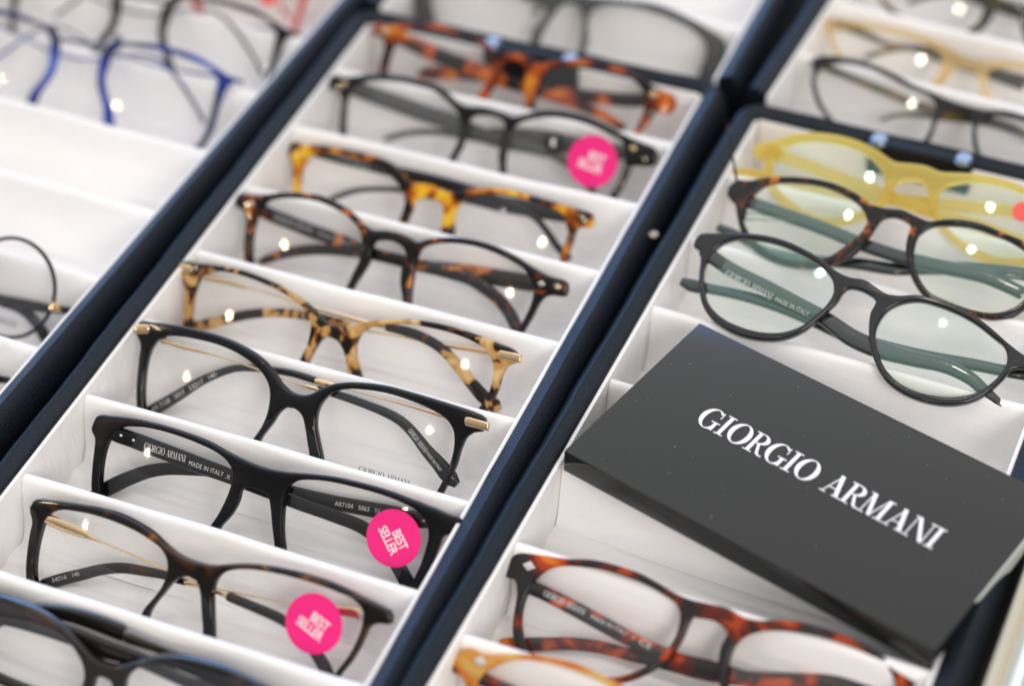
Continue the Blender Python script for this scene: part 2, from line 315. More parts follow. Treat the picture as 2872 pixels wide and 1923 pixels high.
G = {
 'g6': {
  'o': [77.6,-192.1,2.0],
  'a': 38,
  'y': 0,
  'k': 0.0009,
  'outer': [[-68.7,-22.5],[-70.7,-13.3],[-71.6,-4.8],[-72.5,1.7],[-73.9,3.3],[-75.1,4.4],[-75.5,6.9],[-74.6,9.2],[-69.3,10.4],[-59.4,11.9],[-48.8,12.6],[-36.7,12.6],[-27.5,11.3],
    [-19.8,9.0],[-13.2,5.1],[-8.8,1.4],[-5.2,-0.5],[-0.5,-0.8],[3.4,0.5],[7.0,3.4],[11.2,6.3],[16.9,8.5],[23.4,9.9],[32.5,10.9],[41.9,10.8],[51.8,10.4],[61.0,9.8],[67.5,9.1],
    [71.3,8.0],[71.4,3.1],[68.4,2.0],[66.3,-0.1],[65.0,-4.6],[64.4,-11.1],[63.0,-17.9],[61.5,-23.3],[59.4,-28.6],[53.3,-31.7],[43.1,-33.2],[26.1,-33.2],[15.9,-31.7],
    [9.8,-28.6],[7.7,-21.1],[6.2,-17.6],[4.1,-12.3],[1.7,-8.0],[-1.4,-6.4],[-4.5,-6.7],[-7.2,-9.3],[-9.6,-14.5],[-12.9,-21.0],[-15.1,-28.3],[-21.4,-31.6],[-32.0,-33.3],
    [-49.6,-33.3],[-60.2,-31.6],[-66.5,-28.3]],
  'lens': [[[-65.4,-21.9],[-67.2,-14.4],[-67.9,-5.8],[-67.0,0.4],[-64.7,4.3],[-61.0,6.8],[-54.7,8.3],[-47.2,9.0],[-37.4,9.2],[-28.3,7.9],[-21.1,5.4],[-16.2,2.4],[-13.2,-1.7],
    [-12.2,-7.3],[-12.5,-12.7],[-14.2,-18.3],[-15.7,-21.4],[-17.6,-26.6],[-23.3,-29.4],[-32.7,-30.7],[-48.4,-30.7],[-57.8,-29.4],[-63.5,-26.6]],[[13.0,-21.4],[10.4,-15.9],
    [8.1,-9.9],[7.9,-4.2],[9.7,0.2],[12.8,3.6],[18.1,6.2],[24.6,7.5],[33.1,8.3],[42.5,7.8],[51.3,6.4],[56.9,4.6],[60.5,1.4],[62.1,-4.0],[62.2,-9.7],[61.2,-15.8],[59.2,-23.0],
    [57.4,-27.1],[52.2,-29.5],[43.4,-30.6],[28.8,-30.6],[20.0,-29.5],[14.8,-27.1]]],
  't1': [[[-63.1,4.9,1.6],[-57.9,4.5,1.7],[-48.4,4.5,1.5],[-41.8,4.5,0.8],[-28.7,4.1,0.6],[-14.1,2.8,0.6],[-3.3,2.3,0.6],[1.7,2.2,1.6],[5.6,2.2,1.9]],[[3.8,2.4,2.8],
    [14.3,2.1,3.1],[24.9,1.3,3.2],[32.7,0.4,3.5],[39.3,-1.2,3.7],[45.5,-4.7,4.0],[51.2,-9.1,4.6],[57.6,-13.2,5.5],[63.2,-17.2,5.8],[65.9,-18.7,3.7]]],
  'd': [6,11],
  't2': [[[70.2,3.7,3.7],[60.0,4.0,2.8],[49.8,4.2,1.5],[32.5,4.4,0.7],[11.6,4.3,0.8],[6.7,4.2,2.3],[0.4,4.1,2.4]],[[0.7,4.2,2.6],[-9.7,4.5,2.7],[-18.1,3.7,2.7],[-26.5,2.5,2.9],
    [-33.3,0.6,2.9],[-39.8,-3.0,3.2],[-47.5,-8.6,3.7],[-54.2,-15.0,4.3],[-60.5,-20.7,4.7],[-66.8,-26.3,4.9],[-71.1,-30.8,3.9]]],
  'texts': [['t2','9','AR 7128   5017   53D17   140-',[-64.3,-23.6],[-39.9,-2.7],2.0],['t1','GA','GIORGIO ARMANI',[43.7,-3.1],[51.9,-9.4],1.9],['t1','B','MADE IN ITALY',[52.3,-9.6],
    [59.2,-14.8],1.4],['lens','GA','GIORGIO ARMANI',[27.8,-22.1],[48.9,-22.4],2.3]],
  'plates': [[[-75.5,8.2],[-70.0,9.5],[-69.1,8.6],[-68.8,7.0],[-69.5,5.7],[-74.7,4.6]],[[64.1,5.5],[64.3,7.1],[65.8,7.5],[73.8,7.2],[74.0,4.1],[65.0,3.9]]],
 },
 'g7': {
  'o': [86.7,-235.9,2.0],
  'a': 38,
  'y': 0,
  'k': 0.0009,
  'outer': [[-72.1,-23.3],[-73.5,-15.8],[-74.2,-8.2],[-74.8,-4.2],[-76.6,-2.4],[-77.1,-1.2],[-76.6,1.5],[-75.9,3.6],[-70.1,5.3],[-59.8,7.0],[-48.7,7.8],[-37.8,7.8],[-27.6,7.1],
    [-18.7,5.3],[-11.5,4.1],[-3.2,3.5],[4.8,4.2],[13.1,5.7],[22.7,7.2],[32.9,7.7],[43.2,7.6],[52.8,6.7],[61.1,5.7],[68.8,4.6],[72.6,4.4],[72.4,0.3],[69.5,-2.0],[67.3,-3.1],
    [66.5,-6.7],[65.6,-12.5],[64.4,-18.5],[63.0,-23.8],[60.8,-29.0],[54.4,-31.9],[43.7,-33.4],[26.1,-33.4],[15.4,-31.9],[9.0,-29.0],[6.8,-22.7],[4.2,-15.3],[2.3,-9.5],
    [0.5,-5.6],[-2.8,-4.6],[-6.9,-4.7],[-10.0,-6.2],[-10.7,-11.1],[-12.6,-16.7],[-15.9,-22.2],[-18.1,-28.7],[-24.5,-31.8],[-35.2,-33.4],[-52.8,-33.4],[-63.5,-31.8],
    [-69.9,-28.7]],
  'lens': [[[-68.2,-22.7],[-69.4,-16.6],[-69.7,-9.5],[-68.8,-4.1],[-67.0,-0.1],[-63.4,2.8],[-57.0,4.8],[-48.3,5.9],[-38.9,6.0],[-30.2,5.4],[-22.7,4.2],[-17.7,2.1],[-14.9,-0.9],
    [-14.6,-5.9],[-15.5,-11.2],[-17.3,-17.4],[-19.6,-22.6],[-21.5,-27.1],[-27.0,-29.6],[-36.3,-30.9],[-51.5,-30.9],[-60.8,-29.6],[-66.3,-27.1]],[[10.5,-22.7],[8.6,-16.6],
    [7.4,-9.4],[6.9,-3.9],[7.7,-0.2],[10.5,2.4],[16.2,4.3],[23.1,5.4],[32.0,5.8],[41.0,5.8],[50.1,4.9],[56.0,3.5],[60.0,0.8],[62.2,-3.6],[62.2,-9.7],[61.4,-16.1],
    [59.8,-22.1],[57.9,-27.1],[52.3,-29.6],[42.9,-30.9],[27.4,-30.9],[18.0,-29.6],[12.4,-27.1]]],
  't1': [None,[[-72.1,0.0,3.8],[-68.3,-0.6,5.3],[-59.7,-1.0,5.9],[-45.2,-2.1,6.1],[-30.9,-3.2,6.0],[-16.9,-4.1,5.5],[-2.8,-5.4,5.0],[11.1,-6.7,4.6],[24.7,-7.4,4.6],
    [38.4,-9.0,4.8],[47.3,-13.7,5.1],[55.6,-21.3,5.5],[59.1,-25.3,5.7]]],
  'd': [6,11],
  't2': [None,[[61.6,-1.1,3.5],[57.0,-1.3,5.3],[47.9,-1.6,5.8],[34.9,-2.7,5.5],[21.7,-3.9,5.2],[8.2,-4.3,4.5],[-2.0,-4.5,4.0],[-15.8,-4.4,3.9],[-28.8,-5.6,4.1],[-37.0,-7.2,4.3],
    [-46.4,-9.4,4.7],[-53.0,-12.1,5.1],[-59.3,-16.0,5.4],[-68.7,-23.1,5.7],[-74.3,-27.9,5.1]]],
  'texts': [['t1','GA','GIORGIO ARMANI',[-53.6,-1.6],[-36.0,-2.1],2.6],['t1','B','MADE IN ITALY',[-34.4,-3.0],[-20.0,-3.6],1.9],['t1','B','.K',[-19.0,-3.9],[-16.9,-4.1],1.8],
    ['t2','B','AR7104   5063   55',[23.0,-3.6],[40.6,-1.8],1.8]],
  'rivets': [['t1',[-63.8,-0.4],0.6],['t1',[-58.4,-0.8],0.6],['t2',[57.6,-0.9],0.6]],
  'sticker': [[[50.6,-8.0],10.4,50]],
 },
 'g8': {
  'o': [83.9,-279.7,2.0],
  'a': 38,
  'y': 0,
  'k': 0.0009,
  'outer': [[-70.5,-23.8],[-71.6,-16.9],[-72.0,-9.4],[-72.1,-4.1],[-73.4,-2.0],[-74.1,0.0],[-72.8,2.9],[-67.1,4.6],[-57.8,6.4],[-48.6,7.6],[-38.7,8.3],[-29.3,7.2],[-22.0,5.3],
    [-16.0,2.5],[-10.8,0.6],[-4.7,-0.1],[2.5,0.5],[9.2,2.8],[16.5,4.9],[23.9,6.0],[33.2,6.7],[42.5,6.6],[51.2,5.6],[58.8,4.1],[65.1,2.8],[68.2,2.1],[69.7,0.1],[69.7,-2.2],
    [66.3,-2.9],[63.3,-4.6],[62.0,-8.5],[60.7,-13.6],[58.8,-19.0],[56.2,-23.9],[54.2,-29.0],[48.2,-32.0],[38.2,-33.4],[21.8,-33.4],[11.8,-32.0],[5.8,-29.0],[3.8,-21.9],
    [1.9,-15.6],[-0.0,-9.5],[-2.0,-6.4],[-5.1,-5.8],[-8.2,-6.9],[-11.0,-9.9],[-13.7,-14.6],[-17.3,-21.4],[-19.4,-29.0],[-25.4,-31.9],[-35.5,-33.4],[-52.3,-33.4],
    [-62.4,-31.9],[-68.4,-29.0]],
  'lens': [[[-66.9,-23.0],[-67.9,-15.8],[-67.7,-8.8],[-66.8,-3.5],[-65.0,0.1],[-61.4,2.5],[-54.4,4.1],[-45.8,5.0],[-36.5,4.9],[-28.7,4.1],[-22.1,2.5],[-17.3,0.6],[-14.5,-2.6],
    [-13.7,-6.7],[-14.6,-11.8],[-16.9,-16.7],[-19.8,-21.7],[-21.6,-27.2],[-27.0,-29.6],[-35.9,-30.9],[-50.8,-30.9],[-59.7,-29.6],[-65.1,-27.2]],[[7.8,-21.8],[6.0,-14.5],
    [4.8,-8.7],[5.0,-5.0],[6.8,-1.5],[10.8,1.2],[16.3,2.9],[24.3,4.1],[33.0,4.6],[41.7,4.5],[49.8,3.8],[56.1,2.5],[59.4,-0.2],[60.1,-4.8],[59.4,-10.4],[57.5,-16.9],
    [54.3,-23.8],[52.8,-27.6],[47.6,-29.8],[38.6,-30.9],[23.9,-30.9],[14.9,-29.8],[9.6,-27.7]]],
  't1': [[[-68.3,-2.3,3.1],[-64.8,-2.3,3.8],[-57.7,-2.9,4.0],[-50.6,-3.4,3.2],[-46.4,-4.1,1.3],[-43.5,-4.4,0.7],[-29.6,-5.7,0.7],[-17.1,-7.1,0.7],[-5.4,-8.4,0.7],[4.1,-9.4,1.5],
    [8.5,-9.7,1.8]],[[8.2,-9.9,3.3],[18.3,-10.8,3.4],[29.0,-12.0,3.6],[37.3,-14.4,3.8],[43.4,-18.7,4.1],[49.0,-23.7,4.6],[52.2,-27.0,4.6]]],
  'd': [6,11],
  't2': [[[58.3,-3.2,4.0],[52.7,-3.8,3.7],[49.6,-4.3,3.3],[45.8,-4.7,1.7],[29.4,-7.0,0.5],[15.3,-8.6,0.5],[0.4,-10.1,0.5],[-5.5,-10.9,1.5],[-10.8,-11.3,1.8]],[[-10.5,-11.3,2.7],
    [-17.7,-10.9,3.0],[-27.0,-11.7,3.6],[-36.4,-13.1,3.9],[-44.1,-15.9,4.1],[-51.6,-19.9,4.4],[-59.2,-23.9,4.6],[-66.7,-28.6,4.9]]],
  'texts': [['t2','B','54D16   145',[-62.0,-24.6],[-51.9,-19.2],1.6]],
  'sticker': [[[43.9,-8.7],10.6,22]],
 },
 'g5': {
  'o': [73.9,-148.4,2.0],
  'a': 38,
  'y': 0,
  'k': 0.0009,
  'outer': [[-69.1,-20.1],[-70.7,-11.8],[-71.8,-5.2],[-73.7,-1.5],[-75.4,0.1],[-75.6,2.5],[-74.7,4.3],[-68.8,5.2],[-59.4,6.6],[-48.5,7.4],[-37.5,6.6],[-28.0,5.0],[-19.9,2.6],
    [-13.4,0.0],[-9.2,-2.6],[-4.8,-4.3],[0.6,-4.0],[3.9,-2.6],[9.1,-0.0],[15.0,2.4],[21.6,4.3],[29.0,5.7],[37.8,6.4],[47.3,6.3],[56.3,5.4],[63.9,4.3],[69.4,3.3],[70.9,2.3],
    [71.5,-1.2],[68.7,-2.9],[67.2,-6.5],[66.7,-11.9],[65.8,-17.4],[64.3,-21.4],[62.1,-27.8],[55.4,-31.5],[44.4,-33.4],[26.0,-33.4],[15.0,-31.5],[8.3,-27.8],[6.1,-20.1],
    [4.9,-17.0],[2.4,-12.3],[-0.7,-9.7],[-3.7,-9.1],[-6.7,-10.5],[-8.8,-14.4],[-10.5,-19.4],[-12.8,-27.2],[-19.4,-31.3],[-30.6,-33.4],[-49.0,-33.4],[-60.2,-31.3],
    [-66.8,-27.2]],
  'lens': [[[-65.3,-20.2],[-66.6,-12.2],[-66.7,-6.0],[-65.8,-1.3],[-63.2,2.0],[-58.8,4.1],[-51.9,5.2],[-44.1,5.2],[-35.5,4.4],[-27.9,3.1],[-21.2,1.1],[-16.0,-1.6],[-13.1,-5.3],
    [-12.4,-9.8],[-12.6,-13.9],[-14.0,-19.4],[-16.0,-25.9],[-21.8,-29.2],[-31.6,-30.8],[-47.7,-30.8],[-57.5,-29.2],[-63.3,-25.9]],[[11.6,-19.9],[8.8,-15.4],[7.5,-11.0],
    [7.7,-6.9],[9.8,-3.1],[13.5,-0.5],[19.4,1.6],[27.4,3.5],[35.5,4.1],[45.1,4.1],[53.5,2.9],[59.3,0.9],[62.3,-2.4],[63.7,-7.3],[63.8,-12.6],[62.7,-18.2],[61.0,-21.2],
    [59.1,-26.4],[53.5,-29.3],[44.1,-30.8],[28.5,-30.8],[19.1,-29.3],[13.5,-26.4]]],
  't1': [[[-68.2,1.5,2.4],[-60.4,0.9,2.3],[-52.9,1.3,2.1],[-46.8,1.0,1.7],[-41.6,1.1,0.7],[-34.1,0.9,0.7],[-19.0,-0.2,0.7],[-4.3,-0.4,1.3],[10.3,-0.6,1.8],[16.7,-0.3,2.2]],
    [[16.0,-0.3,3.5],[28.2,-0.3,3.9],[36.3,-1.7,3.9],[42.5,-4.1,4.0],[49.1,-8.5,4.4],[55.8,-13.5,4.8],[62.4,-17.8,5.4],[67.0,-19.6,5.4],[68.8,-20.1,3.2]]],
  'd': [6,11],
  't2': [[[71.0,-0.2,3.5],[61.6,-0.4,2.7],[54.7,-0.8,2.3],[37.4,-2.7,1.3],[23.2,-3.2,0.8],[8.9,-4.3,0.8],[3.1,-4.3,1.6],[-1.2,-4.4,2.0]],[[-0.5,-4.3,3.1],[-9.3,-4.3,3.4],
    [-20.3,-4.9,3.6],[-31.2,-6.5,3.6],[-41.8,-9.4,3.9],[-50.2,-12.8,4.1],[-57.7,-16.7,4.4],[-66.1,-20.8,4.7],[-72.3,-24.4,4.7]]],
  'plates': [[[-75.5,3.5],[-70.7,4.2],[-69.3,3.1],[-69.5,1.6],[-70.3,0.6],[-75.0,0.4]],[[63.9,0.3],[64.2,2.1],[65.4,2.5],[73.3,2.6],[73.6,-0.6],[65.2,-1.3]]],
 },
 'g4': {
  'o': [76.4,-104.6,2.0],
  'a': 38,
  'y': 0,
  'k': 0.0009,
  'outer': [[-66.9,-19.5],[-68.3,-12.1],[-69.0,-5.1],[-69.9,-1.4],[-72.4,-0.1],[-75.2,0.3],[-76.1,2.3],[-75.6,5.5],[-68.7,6.8],[-61.6,8.7],[-54.8,11.0],[-46.4,12.6],[-37.9,13.4],
    [-29.1,12.1],[-22.3,9.9],[-16.8,6.7],[-13.0,5.1],[-5.7,6.1],[1.1,6.1],[5.3,5.2],[8.1,4.5],[11.7,6.4],[18.4,8.8],[25.3,10.2],[33.0,10.7],[40.8,10.1],[48.8,8.3],[56.9,5.5],
    [64.2,3.5],[71.9,2.5],[72.2,-3.0],[68.2,-3.5],[64.8,-4.7],[62.7,-8.0],[61.1,-13.9],[59.0,-20.0],[57.0,-25.4],[51.1,-28.5],[41.1,-30.1],[24.8,-30.1],[14.8,-28.5],
    [8.9,-25.4],[6.9,-19.0],[4.4,-12.3],[3.9,-6.8],[4.7,-1.5],[2.8,1.1],[-1.5,2.4],[-6.1,1.9],[-9.8,0.1],[-10.2,-3.1],[-10.2,-7.5],[-12.1,-13.0],[-14.4,-18.3],[-16.4,-23.7],
    [-22.4,-26.1],[-32.4,-27.3],[-48.9,-27.3],[-58.9,-26.1],[-64.9,-23.7]],
  'lens': [[[-63.2,-19.0],[-64.5,-12.5],[-64.9,-4.8],[-63.7,1.2],[-61.0,5.7],[-55.9,8.1],[-49.1,9.7],[-41.7,10.7],[-33.9,10.4],[-27.3,9.1],[-21.4,6.7],[-17.1,3.5],[-15.3,-0.5],
    [-14.6,-4.8],[-15.0,-9.3],[-16.4,-14.0],[-17.5,-18.4],[-19.3,-22.1],[-24.5,-23.8],[-33.2,-24.7],[-47.5,-24.7],[-56.2,-23.8],[-61.4,-22.1]],[[10.4,-18.4],[9.9,-12.9],
    [9.5,-6.7],[9.5,-1.7],[10.6,2.3],[14.5,4.9],[19.7,6.7],[27.1,8.0],[34.8,8.2],[42.5,7.3],[49.1,5.7],[54.2,3.7],[57.5,0.1],[59.3,-3.8],[59.4,-8.8],[58.1,-14.6],
    [56.6,-19.3],[54.8,-23.7],[49.6,-26.3],[40.8,-27.6],[26.2,-27.6],[17.4,-26.3],[12.2,-23.7]]],
  't1': [None,[[-68.7,2.7,4.4],[-61.2,0.8,5.4],[-50.3,-0.6,5.6],[-39.5,-2.0,5.6],[-25.4,-3.2,5.6],[-11.3,-4.8,4.9],[-1.0,-4.9,4.9],[9.1,-4.8,5.2],[22.5,-4.8,5.2],[32.7,-5.5,5.1],
    [39.8,-7.9,5.1],[47.3,-11.8,5.1],[54.0,-18.3,5.1],[56.0,-21.5,4.8]]],
  'd': [6,11],
  't2': [None,[[62.8,-0.8,6.0],[53.2,-1.8,6.6],[43.5,-2.6,6.7],[30.4,-3.4,6.3],[20.5,-4.2,5.6],[7.3,-5.7,4.9],[-6.4,-5.6,4.6],[-16.6,-6.1,4.6],[-26.7,-7.2,4.6],[-36.8,-9.1,4.5],
    [-46.7,-12.1,4.4],[-53.2,-14.9,4.1],[-59.5,-18.6,3.5],[-62.6,-20.6,3.2]]],
  'texts': [['t1','GA','GIORGIO ARMANI',[-56.5,0.2],[-39.0,-1.4],2.5],['t1','B','MADE IN ITALY',[-36.1,-2.0],[-21.3,-3.2],1.9]],
  'rivets': [['front',[62.2,0.1],1.7],['front',[-67.9,3.2],1.5]],
 },
 'g3': {
  'o': [75.1,-60.8,2.0],
  'a': 38,
  'y': 0,
  'k': 0.0009,
  'outer': [[-65.6,-16.7],[-67.2,-10.4],[-68.8,-5.7],[-70.8,-3.1],[-71.1,-1.1],[-70.8,1.6],[-63.1,2.8],[-53.9,4.3],[-45.2,4.7],[-36.7,5.0],[-28.8,4.7],[-22.1,3.5],[-16.3,0.6],
    [-11.8,-2.2],[-5.7,-1.4],[-0.0,-1.6],[4.6,-2.9],[8.6,-1.5],[13.7,0.5],[20.6,2.4],[27.6,3.8],[34.7,4.0],[43.1,3.6],[50.3,3.2],[57.4,2.7],[63.3,2.3],[67.4,1.8],[67.8,-4.1],
    [64.1,-4.1],[62.2,-6.2],[61.9,-10.3],[61.2,-15.0],[61.0,-19.1],[58.9,-26.7],[52.6,-31.1],[42.1,-33.3],[24.6,-33.3],[14.1,-31.1],[7.8,-26.7],[5.7,-17.8],[5.4,-15.0],
    [5.0,-10.4],[3.2,-7.6],[-0.6,-7.3],[-5.5,-8.0],[-8.4,-9.3],[-8.5,-12.9],[-9.5,-16.9],[-11.7,-25.7],[-18.0,-30.7],[-28.7,-33.3],[-46.4,-33.3],[-57.1,-30.7],[-63.4,-25.7]],
  'lens': [[[-62.4,-16.3],[-63.0,-11.3],[-62.7,-6.8],[-60.8,-2.8],[-57.1,0.4],[-49.3,2.0],[-40.1,2.2],[-30.7,1.6],[-23.8,-0.4],[-18.6,-3.4],[-14.7,-6.6],[-12.6,-10.3],
    [-12.7,-14.4],[-13.1,-16.8],[-15.0,-24.3],[-20.6,-28.6],[-30.0,-30.8],[-45.5,-30.8],[-54.9,-28.6],[-60.5,-24.3]],[[11.2,-17.5],[10.3,-13.3],[10.3,-9.2],[12.0,-5.4],
    [15.5,-2.0],[21.1,0.1],[28.1,1.4],[36.2,1.7],[43.8,1.3],[50.9,0.4],[55.2,-0.9],[57.3,-3.9],[59.1,-8.1],[58.7,-12.7],[58.1,-16.9],[58.1,-19.2],[56.3,-25.4],[51.0,-29.0],
    [42.0,-30.8],[27.3,-30.8],[18.3,-29.0],[13.0,-25.4]]],
  't1': [None,[[-63.8,0.5,3.5],[-57.3,0.7,4.7],[-47.5,0.4,4.9],[-34.5,0.3,4.9],[-21.7,0.1,4.9],[-5.9,0.3,4.9],[9.8,-0.0,4.3],[23.1,-1.2,4.2],[35.2,-3.1,3.4],[42.9,-4.8,2.8],
    [49.4,-9.2,2.8],[55.5,-14.7,3.1],[61.8,-18.4,3.4]]],
  'd': [6,11],
  't2': [None,[[60.5,-0.9,5.6],[51.5,-1.8,6.2],[39.5,-2.4,6.7],[27.3,-3.1,6.8],[14.9,-3.5,5.7],[2.6,-4.5,4.3],[-12.8,-6.2,2.9],[-22.1,-7.6,2.3],[-31.3,-9.5,2.3],
    [-39.8,-12.1,2.4],[-46.2,-15.6,2.6],[-50.8,-18.5,2.3]]],
  'texts': [['t1','B','GIORGIO ARMANI',[-49.0,1.6],[-33.0,-0.9],2.0]],
  'rivets': [['t2',[27.7,-5.5],1.2]],
 },
 'g2': {
  'o': [79.7,-17.0,2.0],
  'a': 38,
  'y': 0,
  'k': 0.0009,
  'outer': [[-69.4,-17.1],[-70.7,-9.8],[-71.9,-2.6],[-73.5,-0.9],[-77.6,-0.7],[-78.9,1.5],[-78.9,4.9],[-71.2,6.3],[-62.5,9.1],[-53.7,11.1],[-44.8,12.1],[-35.8,12.1],[-27.6,11.7],
    [-22.0,9.5],[-16.2,6.4],[-12.4,5.5],[-4.0,6.7],[4.5,6.3],[10.3,5.4],[16.0,8.1],[22.3,10.7],[29.6,12.1],[37.7,12.3],[45.9,11.5],[53.0,9.7],[59.3,8.1],[66.9,6.5],
    [73.1,5.2],[75.0,2.4],[74.6,-1.6],[70.4,-3.2],[65.3,-4.3],[64.4,-9.1],[63.0,-14.6],[61.7,-17.9],[59.6,-23.7],[53.6,-27.0],[43.5,-28.7],[26.7,-28.7],[16.6,-27.0],
    [10.6,-23.7],[8.5,-16.4],[7.2,-12.3],[7.5,-6.9],[7.8,-2.2],[6.8,2.2],[3.0,3.7],[-2.6,3.2],[-7.3,1.9],[-9.4,-1.2],[-9.5,-5.9],[-9.4,-11.2],[-11.1,-16.3],[-13.3,-25.2],
    [-20.0,-29.9],[-31.1,-32.2],[-49.4,-32.2],[-60.5,-29.9],[-67.2,-25.2]],
  'lens': [[[-66.6,-16.5],[-67.9,-9.3],[-68.6,-3.3],[-66.9,1.1],[-63.2,5.3],[-57.2,7.4],[-50.1,8.6],[-42.8,9.3],[-35.1,9.2],[-27.9,8.8],[-22.4,6.5],[-17.9,4.1],[-13.8,0.5],
    [-12.3,-4.5],[-12.3,-9.7],[-13.0,-13.1],[-14.1,-16.4],[-15.8,-23.5],[-21.9,-27.4],[-32.0,-29.4],[-48.5,-29.4],[-58.6,-27.4],[-64.7,-23.5]],[[11.4,-16.3],[10.6,-10.2],
    [10.5,-4.5],[10.8,0.4],[14.2,4.1],[19.7,6.6],[25.5,8.4],[32.9,9.3],[40.2,9.2],[47.1,8.3],[53.1,6.8],[59.4,4.9],[61.4,0.1],[61.9,-5.0],[61.1,-10.4],[58.9,-17.3],
    [57.2,-21.8],[51.9,-24.4],[43.0,-25.9],[28.0,-25.9],[19.0,-24.5],[13.4,-22.0]]],
  't1': [None,[[-71.9,2.9,6.1],[-60.4,1.5,7.0],[-49.0,0.2,7.3],[-34.0,-1.5,7.6],[-19.2,-2.7,7.3],[-8.0,-4.7,6.6],[6.6,-6.3,5.9],[20.7,-6.0,5.2],[31.4,-7.0,3.9],[39.1,-9.9,3.9],
    [47.3,-15.4,3.9],[51.4,-18.5,3.9]]],
  'd': [6,11],
  't2': [None,[[64.7,1.6,6.4],[52.7,-0.3,6.4],[39.0,-1.2,7.8],[25.1,-1.6,8.4],[11.2,-2.8,7.8],[-2.5,-5.4,6.6],[-13.0,-7.0,4.6],[-23.6,-8.2,3.0],[-34.1,-10.4,2.7],
    [-41.0,-12.6,2.7],[-46.3,-15.1,2.7],[-49.6,-17.1,2.3]]],
  'rivets': [['front',[64.6,3.4],1.9],['front',[-70.9,3.2],1.8]],
  'sticker': [[[48.8,-5.6],11.0,8]],
  'badge': [[[30.8,-1.5],4.5]],
 },
 'g1': {
  'o': [80.6,13.0,2.0],
  'a': 38,
  'y': 0,
  'k': 0.0009,
  'outer': [[-67.1,-6.0],[-67.1,-1.4],[-66.8,3.9],[-68.7,7.5],[-73.5,8.3],[-74.3,10.4],[-73.7,12.8],[-66.4,13.9],[-59.4,15.8],[-51.7,17.6],[-42.5,18.9],[-33.8,18.8],[-25.8,17.7],
    [-18.9,15.1],[-13.4,12.7],[-6.6,13.1],[2.3,13.2],[8.7,11.5],[13.7,13.4],[19.4,15.1],[25.1,16.4],[32.7,17.5],[40.0,17.1],[47.4,16.1],[55.0,13.5],[62.6,11.0],[69.4,9.3],
    [71.0,6.2],[68.6,1.6],[62.9,1.3],[61.6,-1.5],[60.5,-5.5],[58.5,-7.9],[56.5,-16.1],[50.6,-19.6],[40.6,-21.4],[24.3,-21.4],[14.3,-19.6],[8.4,-16.1],[6.4,-10.0],[4.3,-3.4],
    [3.2,2.8],[2.0,8.4],[-1.2,10.3],[-5.8,9.7],[-8.8,7.5],[-8.8,3.0],[-10.2,-1.8],[-12.4,-7.4],[-14.5,-14.4],[-20.7,-18.5],[-31.1,-20.5],[-48.4,-20.5],[-58.8,-18.5],
    [-65.0,-14.4]],
  'lens': [[[-63.2,-5.2],[-62.9,0.1],[-62.2,5.5],[-61.0,9.6],[-58.1,13.4],[-51.2,15.1],[-43.2,16.2],[-35.2,16.3],[-27.7,15.4],[-21.0,13.2],[-15.8,10.6],[-13.8,6.5],[-13.5,2.0],
    [-14.3,-2.0],[-16.2,-6.3],[-18.0,-12.6],[-23.4,-16.1],[-32.3,-18.0],[-47.1,-18.0],[-56.0,-16.1],[-61.4,-12.6]],[[9.8,-9.9],[9.4,-3.6],[9.3,2.8],[10.8,8.2],[16.4,11.6],
    [23.1,13.3],[31.3,14.7],[38.7,14.6],[46.0,13.7],[52.2,11.7],[56.2,8.1],[57.8,4.0],[57.6,-1.1],[56.3,-6.7],[54.3,-14.2],[49.6,-17.2],[40.8,-18.8],[26.0,-18.8],
    [17.0,-17.4],[11.6,-14.7]]],
  't1': [None,[[-65.9,10.8,5.2],[-53.1,7.8,6.8],[-38.3,4.9,6.8],[-23.8,2.9,6.7],[-9.4,0.6,5.8],[1.2,-0.5,5.1],[15.1,-1.5,4.4],[29.1,-3.1,4.4],[39.6,-4.7,3.8],[50.5,-8.8,3.8]]],
  'd': [6,11],
  't2': [None,[[60.9,6.9,6.2],[49.5,3.9,6.0],[36.5,2.2,5.7],[23.2,0.8,5.7],[9.8,-0.4,5.1],[-4.0,-0.6,4.5],[-18.0,-0.2,4.5],[-31.8,-1.1,5.2],[-45.5,-3.5,6.1],[-50.1,-5.1,4.5]]],
  'rivets': [['front',[61.0,8.5],2.4],['front',[-67.2,10.8],2.6]],
 },
 'g9': {
  'o': [69.9,-323.5,2.0],
  'a': 24,
  'y': 0,
  'k': 0.0009,
  'outer': [[3.6,-6.5],[9.1,-3.6],[14.2,-0.6],[20.7,2.6],[28.5,4.6],[36.2,5.0],[43.8,4.8],[53.2,2.6],[61.5,0.1],[67.7,-3.0],[73.5,-5.9],[73.4,-12.9],[68.0,-14.3],[64.7,-18.9],
    [63.4,-22.2],[61.1,-25.8],[54.4,-27.8],[43.1,-28.9],[24.5,-28.9],[13.2,-27.8],[6.5,-25.8],[4.2,-17.1],[2.7,-12.7],[-2.7,-12.7],[-4.2,-17.1],[-6.5,-25.8],[-13.2,-27.8],
    [-24.5,-28.9],[-43.1,-28.9],[-54.4,-27.8],[-61.1,-25.8],[-63.4,-22.2],[-64.7,-18.9],[-68.0,-14.3],[-73.4,-12.9],[-73.5,-5.9],[-67.7,-3.0],[-61.5,0.1],[-53.2,2.6],
    [-43.8,4.8],[-36.2,5.0],[-28.5,4.6],[-20.7,2.6],[-14.2,-0.6],[-9.1,-3.6],[-3.6,-6.5]],
  'lens': [[[-8.4,-17.9],[-7.7,-13.9],[-8.7,-9.5],[-11.7,-5.3],[-17.0,-1.7],[-22.9,-0.4],[-30.8,-1.0],[-38.7,-2.3],[-46.5,-4.1],[-53.5,-7.4],[-57.3,-11.6],[-58.5,-17.0],
